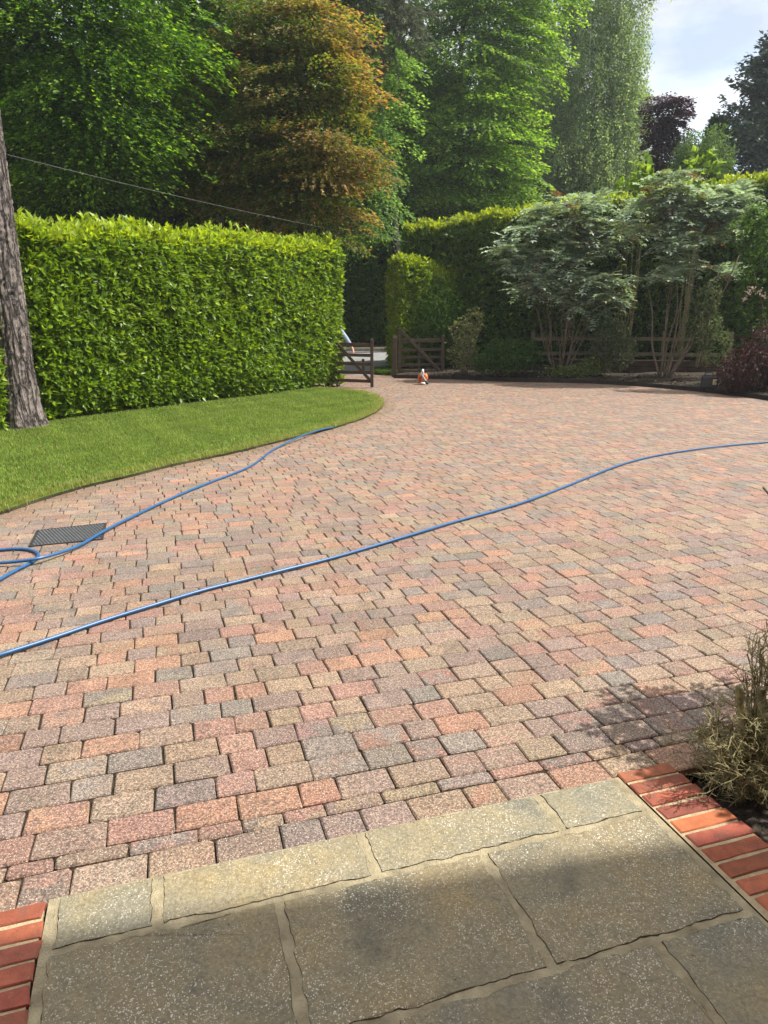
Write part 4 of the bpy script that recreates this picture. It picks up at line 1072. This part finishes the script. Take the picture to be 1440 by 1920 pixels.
def mahonias():
    def mcol(redp):
        def f():
            x = R.random()
            if x < redp: return np.array([.16, .07, .035])
            if x < redp + .12: return np.array([.20, .22, .09])
            return np.array([.30, .37, .29]) * R.uniform(.65, 1.35)
        return f
    Y = 22.2
    base = P(1050, 697, Y); base[2] = .17
    t = thing('mahonia_shrub', 'big mahonia with dense blue green feathery leaves over bare fanned stems', 'shrub', base)
    tips = fan_stems(base, 12, 1.35, 2.6, .022, 'stems', t, M['stem'])
    cen, _ = crown_points([blob(1050, 450, Y, 85, 75, .9), blob(1100, 420, Y, 85, 40, .8), blob(985, 465, Y - .3, 50, 40, .6), blob(1000, 520, Y, 40, 45, .7), blob(1060, 540, Y - .2, 75, 40, .8), blob(1120, 510, Y - .3, 55, 55, .7), blob(1070, 385, Y, 35, 18, .4), blob(1165, 425, Y, 30, 25, .5), blob(1140, 580, Y - .3, 26, 24, .3)], 84, (.55, 1.05), .8)
    leaves('crown', [rosettes(np.concatenate([cen, tips[:6]]), 11, .62, mcol(.03), 7, .15)], M['glossy'], t)
    Y = 20.6
    base = P(1247, 700, Y); base[2] = .2
    t = thing('mahonia_shrub', 'leggy mahonia with reddish tinged leaves on long bare stems beside the fuel can', 'shrub', base)
    tips = fan_stems(base, 8, 1.5, 3.0, .028, 'stems', t, M['stem'], (.35, 0))
    cen, _ = crown_points([blob(1290, 365, Y, 90, 35, .8), blob(1250, 395, Y, 70, 35, .7), blob(1340, 400, Y, 60, 40, .7), blob(1260, 460, Y - .4, 40, 25, .3), blob(1330, 440, Y - .2, 40, 30, .4), blob(1265, 520, Y - .5, 32, 14, .3), blob(1210, 420, Y, 35, 30, .4)], 58, (.55, 1.05), .8)
    leaves('crown', [rosettes(np.concatenate([cen, tips[:7]]), 10, .60, mcol(.06), 7, .145)], M['glossy'], t)
    # unseen mahonia added beside the patio so its leaves shade the paving
    base = np.array([2.46, 2.5, -.08])
    t = thing('mahonia_shrub', 'unseen mahonia added beyond the right edge to cast feathery shade on the slabs and paving', 'shrub', base)
    tips = fan_stems(base, 6, .10, 1.3, .016, 'stems', t, M['stem'], (-.1, .16))
    cen = np.array([2.28, 2.68, 1.47]) + rn(10) * np.array([.10, .2, .14])
    leaves('crown', [rosettes(cen, 9, .27, mcol(.05), 6, .075)], M['glossy'], t)
mahonias()

def shrub(name, label, cat, blobs, n, size, cols, mat='leaf', tmpl=None, young=None, k=5, stems=9, base=None, droop=0.0, rough=.8):
    c0 = np.mean([b[0] for b in blobs], 0); zmin = min(b[0][2] - b[1][2] for b in blobs)
    base = np.array([c0[0], c0[1], max(zmin, .05)]) if base is None else np.array(base)
    t = thing(name, label, cat, base)
    cen, out = crown_points(blobs, n, (.45, 1.05), .7)
    ax = out * .6 + UP * (.55 - droop * 2) + .4 * rn(len(cen))
    p, d, nr, s, _ = shoots(cen, ax, k, size, lambda m: np.zeros((m, 3)))
    c = mixcol(len(p), *cols)
    if young is not None:
        y = R.random(len(p)) < young[1]; c[y] = np.array(young[0])
    if droop: d = d - UP * droop * 3
    leaves('foliage', [(tmpl or T_diamond(.26), p, d, nr, s, c)], M[mat], t)
    b = MB()
    for i in range(stems):
        e = cen[R.integers(len(cen))]; s0 = base + np.array([R.normal() * .08, R.normal() * .08, -.06]); q = catmull([s0, (s0 + e) / 2 + rn(1)[0] * .05, e], .2); b.tube(q, np.linspace(.018, .006, len(q)), 5)
    b.build('stems', M['twig'], t, True)
    return t
def shrubs():
    shrub('rounded_shrub', 'dense fine leaved rounded green bush behind the open gate', 'shrub', [blob(822, 600, 24.9, 60, 62, .9), blob(850, 640, 24.7, 45, 50, .7), blob(800, 640, 24.8, 40, 50, .7)], 2600, .075, ((.04, .10, .014), (.08, .17, .02)), tmpl=T_diamond(.18))
    shrub('silver_shrub', 'thin pale silvery leaved shrub right beside the open gate', 'shrub', [blob(868, 625, 22.6, 24, 30, .4), blob(890, 600, 22.6, 18, 22, .35), blob(868, 665, 22.6, 28, 32, .45)], 520, .07, ((.14, .16, .09), (.27, .27, .17)), tmpl=T_diamond(.22))
    shrub('green_shrub', 'low loose mid green shrub between the silvery shrub and the big mahonia', 'shrub', [blob(950, 668, 21.8, 48, 32, .8), blob(915, 680, 21.8, 30, 22, .6), blob(985, 665, 22.0, 28, 28, .6)], 1100, .085, ((.035, .085, .016), (.075, .14, .03)))
    shrub('ground_cover', 'low spreading cream variegated ground cover plant at the foot of the big mahonia', 'plant', [blob(1075, 698, 21.5, 62, 13, .45), blob(1110, 685, 21.6, 30, 14, .4)], 900, .06, ((.07, .12, .03), (.24, .27, .11)), tmpl=T_diamond(.3))
    shrub('grey_shrub', 'upright small grey green leaved shrub between the two mahonias', 'shrub', [blob(1140, 625, 21.4, 35, 34, .5), blob(1155, 660, 21.3, 36, 34, .5), blob(1125, 655, 21.4, 26, 30, .4)], 1150, .065, ((.06, .085, .05), (.13, .16, .10)))
    shrub('tall_grey_shrub', 'taller sparse grey green shrub leaning against the leggy mahonia', 'shrub', [blob(1325, 560, 20.2, 24, 26, .4), blob(1315, 610, 20.2, 34, 40, .5), blob(1340, 650, 20.0, 30, 34, .5)], 900, .065, ((.055, .085, .045), (.13, .16, .09)))
    shrub('purple_maple', 'dark purple cut leaved maple mound spilling over the bed edge at the right', 'shrub', [blob(1405, 690, 17.4, 58, 42, .75), blob(1450, 665, 17.6, 70, 55, .9), blob(1375, 705, 17.3, 30, 24, .5), blob(1500, 690, 17.4, 60, 50, .9)], 3300, .10, ((.045, .020, .019), (.10, .046, .040)), mat='redleaf', tmpl=T_diamond(.10), k=6, droop=.35)
    t = shrub('lilac_shrub', 'tall leafy shrub with faded pinkish blossom heads at the right edge', 'shrub', [blob(1440, 480, 18.6, 50, 70, .8), blob(1420, 540, 18.4, 40, 45, .6), blob(1480, 540, 18.6, 80, 80, .9), blob(1410, 430, 18.8, 35, 40, .5)], 1600, .11, ((.04, .095, .02), (.09, .17, .035)), young=((.16, .24, .05), .1), base=(P(1450, 690, 18.6)[0], 18.6, .2))
    b = MB()
    for px, py in ((1412, 541), (1404, 548), (1423, 549), (1432, 556), (1396, 560), (1445, 548)):
        c = P(px, py, 17.75)
        for i in range(16): b.ell(c + rn(1)[0] * .035, (.016, .016, .014), 6, 4)
    b.build('blossom', M['flower'], t)
    # big leaved saplings whose shoots stand above the hedge
    for px, py, lab in ((1200, 318, 'yellow green sapling shoot standing above the hedge against the birch'), (1312, 300, 'larger leaved sapling shoot above the hedge against the small weeping tree')):
        Y = 22.6; q = P(px, py, Y)
        shrub('sapling', lab, 'sapling', [blob(px, py, Y, 20, 18, .3), blob(px + 12, py + 14, Y, 22, 14, .3), blob(px - 16, py + 30, Y, 30, 14, .4), blob(px + 4, py + 55, Y, 20, 30, .3)], 52, .22, ((.13, .22, .035), (.24, .34, .05)), tmpl=T_diamond(.36), k=4, base=(q[0], Y, .3))
    # laurel tips at the right edge, standing proud of the hedge
    # post and rail fence and sleeper wall behind the shrubs
    t = thing('rail_fence', 'weathered post and rail fence half hidden behind the mahonia stems', 'fence', P(1150, 660, 23.0))
    def fp(px, z): Yq = 23.6 - (px - 1000) * .0042; q = P(px, 640, Yq); return np.array([q[0], q[1], z])
    for z in (1.18, .72):
        for a, e in ((1000, 1120), (1121, 1245), (1246, 1372)):
            r = MB(); r.bar(fp(a, z), fp(e, z + .02), .11, .04); r.build('rail', M['rail'], t)
    for px in (1000, 1120.5, 1245.5, 1372):
        r = MB(); r.box(fp(px, .75) + np.array([0, .08, 0]), (.11, .1, 1.35), bev=.01); r.build('fence_post', M['rail'], t)
    def sp(px, z): Yq = 22.9 - (px - 1000) * .0042; q = P(px, 640, Yq); return np.array([q[0], q[1], z])
    t = thing('sleeper_wall', 'low dark retaining wall of stacked sleepers behind the shrub bed', 'retaining wall', sp(1200, .2))
    for z in (.28, .49):
        for a, e in ((1020, 1150), (1151.5, 1290), (1291.5, 1420)):
            r = MB(); r.bar(sp(a + (z > .4) * 20, z), sp(e + (z > .4) * 20 - (z > .4) * 1.0, z), .205, .12, bev=.015); r.build('sleeper', M['sleeper'], t)
shrubs()

# ------------------------------------------------------------------ cut-back shrub beside the patio
def cut_shrub():
    base = G(1402, 1492, -.08)
    t = thing('cut_back_shrub', 'bare twiggy shrub with sawn off stumps in the bed beside the brick edging', 'shrub', base)
    st = MB()
    for (px, py, bx, dy, r) in ((1386, 1288, -.03, .0, .0145), (1427, 1290, .05, .03, .017), (1408, 1330, .0, .09, .011), (1370, 1360, -.06, .05, .011), (1440, 1340, .1, -.04, .016)):
        top = P(px, py, base[1] + dy); s = base + np.array([bx, dy, 0])
        q = catmull([s, s * .5 + top * .5 + np.array([.012, .0, 0]), top], .05); st.tube(q, np.linspace(r * 1.25, r * .92, len(q)), 10)
        st.ell(top, (r * .92, r * .92, .003), 10, 4, m=1)
    st.build('stumps', [M['twig'], M['rail']], t, False)
    b = MB()
    def grow(p, d, L, r, depth, wob=.13):
        n = 4; q = [p]
        for i in range(n):
            d = unit(d + wob * R.normal(size=3)); q.append(q[-1] + d * L / n)
        b.tube(q, np.linspace(r, r * .6, n + 1), 4, cap=False)
        if depth:
            for i in range(R.integers(3, 6)):
                k = R.integers(1, n + 1); grow(q[k], unit(d + .8 * R.normal(size=3) + UP * .1), L * R.uniform(.3, .6), max(r * .6, .0014), depth - 1)
        return q
    for i in range(24):                                   # live limbs, most of them leaning out over the paving
        a = R.uniform(2.2, 4.0) if i < 15 else R.uniform(0, 6.283); el = R.uniform(.45, 1.35)
        d = np.array([math.cos(a) * math.cos(el), math.sin(a) * math.cos(el) * .6, math.sin(el)])
        q = grow(base + np.array([R.normal() * .05, R.normal() * .04, R.uniform(0, .1)]), d, R.uniform(.17, .31), .0055, 0, .10)
        for k in range(7):
            p = q[R.integers(1, 5)]; grow(p, unit(d * .6 + .75 * R.normal(size=3)), R.uniform(.06, .16), .0024, 2)
    for i in range(30):                                   # upright shoots at the back
        p = base + np.array([R.uniform(.03, .17), R.uniform(.06, .2), .05])
        q = grow(p, unit(np.array([R.normal() * .10, R.normal() * .1, 1])), R.uniform(.38, .52), .0042, 0, .05)
        for k in range(4): grow(q[R.integers(2, 5)], unit(UP + .45 * R.normal(size=3)), R.uniform(.06, .13), .002, 1)
    for i in range(34):                                   # side shoots low on the stumps
        p = base + np.array([R.uniform(-.06, .16), R.uniform(-.04, .16), R.uniform(.03, .38)])
        grow(p, unit(np.array([R.normal() * .8 - .3, R.normal() * .5, R.uniform(.1, 1.1)])), R.uniform(.08, .2), .0026, 2)
    b.build('twigs', M['twig'], t)
cut_shrub()

# ------------------------------------------------------------------ overhead cable
a, e = P(14, 290, 12.05), P(768, 454, 24.2)
q = np.array([a + (e - a) * s - UP * .22 * 4 * s * (1 - s) * .5 for s in np.linspace(0, 1, 40)]); b = MB(); b.tube(q, .0045, 6)
for s in (.47, .485): b.box(a + (e - a) * s - UP * .11, (.05, .05, .035), bev=.008)
tag(b.build('overhead_cable', M['cable']), 'thin pale cable strung from the pine trunk to the right hedge', 'cable')

# ------------------------------------------------------------------ unseen building added behind the camera, its overhang invented to shade the slabs
def added_house():
    zc_ = 9.0
    A, B = G(200, 1748), G(1195, 1600)
    off = SUN * (zc_ / SUN[2]); d = unit(B - A); a = A + off - d * 4.0; e = B + off + d * 3.0; n = np.array([d[1], -d[0], 0])
    t = thing('added_house', 'unseen building added behind the viewpoint with an invented overhang to shade the patio', 'added_house', UV(0, -1.2))
    b = MB(); V = [a, e, e + n * 7, a + n * 7]; V = V + [v + UP * .35 for v in V]
    b.add(V, [(3, 2, 1, 0), (4, 5, 6, 7), (0, 1, 5, 4), (1, 2, 6, 5), (2, 3, 7, 6), (3, 0, 4, 7)]); b.build('added_overhang', M['rooftile'], t)
    w = MB(); w.bar(UV(-6, -1.3, 2.8), UV(6, -1.3, 2.8), 5.6, .3); w.build('wall', M['render'], t)
added_house()
settle()

# ------------------------------------------------------------------ thin volume added to imitate soft lens glare
def glare_haze():
    m, nt, out = nodes('glare_haze'); g = NT(nt)
    v = g.n('VolumePrincipled', i_Density=GLARE_DENSITY, i_Anisotropy=.35); v.inputs['Color'].default_value = (.9, .95, 1, 1)
    nt.links.new(v.outputs[0], out.inputs['Volume'])
    b = MB(); b.box((0, 40, 14), (900, 900, 31)); o = b.build('glare_haze', m); tag(o, kind='stuff')
GLARE_DENSITY = .0008
glare_haze()

# ------------------------------------------------------------------ light, sky, camera
sc = bpy.context.scene
w = bpy.data.worlds.new('World'); sc.world = w; w.use_nodes = True
nt = w.node_tree; nt.nodes.clear(); g = NT(nt)
sky = g.n('TexSky', sky_type='NISHITA'); sky.sun_disc = False; sky.sun_elevation = EL; sky.sun_rotation = AZ; sky.dust_density = 1.5
co = g.coord('Generated')
mp = g.n('Mapping', i_Vector=co); mp.inputs['Scale'].default_value = (1, 1, 2.6)
cl = g.ramp(g.noise(mp.outputs[0], 2.6, 6, .55, .4), [(.34, (.25, .25, .25)), (.60, (1, 1, 1))])
sx = g.n('SeparateXYZ', i_Vector=co)
cloud = g.mix(g.ramp(g.noise(mp.outputs[0], 5, 5, .6), [(.35, (0, 0, 0)), (.65, (1, 1, 1))]), (2.75, 3.0, 3.3, 1), (5.4, 5.3, 5.2, 1))
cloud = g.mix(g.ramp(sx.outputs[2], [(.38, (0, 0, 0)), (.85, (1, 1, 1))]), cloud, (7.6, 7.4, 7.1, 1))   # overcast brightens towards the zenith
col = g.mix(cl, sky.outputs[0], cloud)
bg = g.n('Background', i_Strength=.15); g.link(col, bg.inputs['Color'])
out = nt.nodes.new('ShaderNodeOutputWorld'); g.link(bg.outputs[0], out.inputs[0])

L = bpy.data.lights.new('sun', 'SUN'); L.energy = 4.6; L.angle = math.radians(.53); L.color = (1, .955, .88)
lo = bpy.data.objects.new('sun', L); C.objects.link(lo); lo.rotation_euler = Vector(-SUN).to_track_quat('-Z', 'Y').to_euler()

cam = bpy.data.cameras.new('camera'); cam.sensor_fit = 'VERTICAL'; cam.sensor_height = 24; cam.sensor_width = 24; cam.lens = FPX / 1920 * 24; cam.clip_end = 900; cam.clip_start = .05
co_ = bpy.data.objects.new('camera', cam); C.objects.link(co_); co_.location = (0, 0, H); co_.rotation_euler = (math.pi / 2 - PITCH, 0, 0)
sc.camera = co_
sc.view_settings.view_transform = 'Standard'; sc.view_settings.look = 'None'; sc.view_settings.exposure = 0.75; sc.view_settings.gamma = 1
sc.cycles.max_bounces = 7; sc.cycles.diffuse_bounces = 4; sc.cycles.transmission_bounces = 4; sc.cycles.glossy_bounces = 2
sc.cycles.use_denoising = True
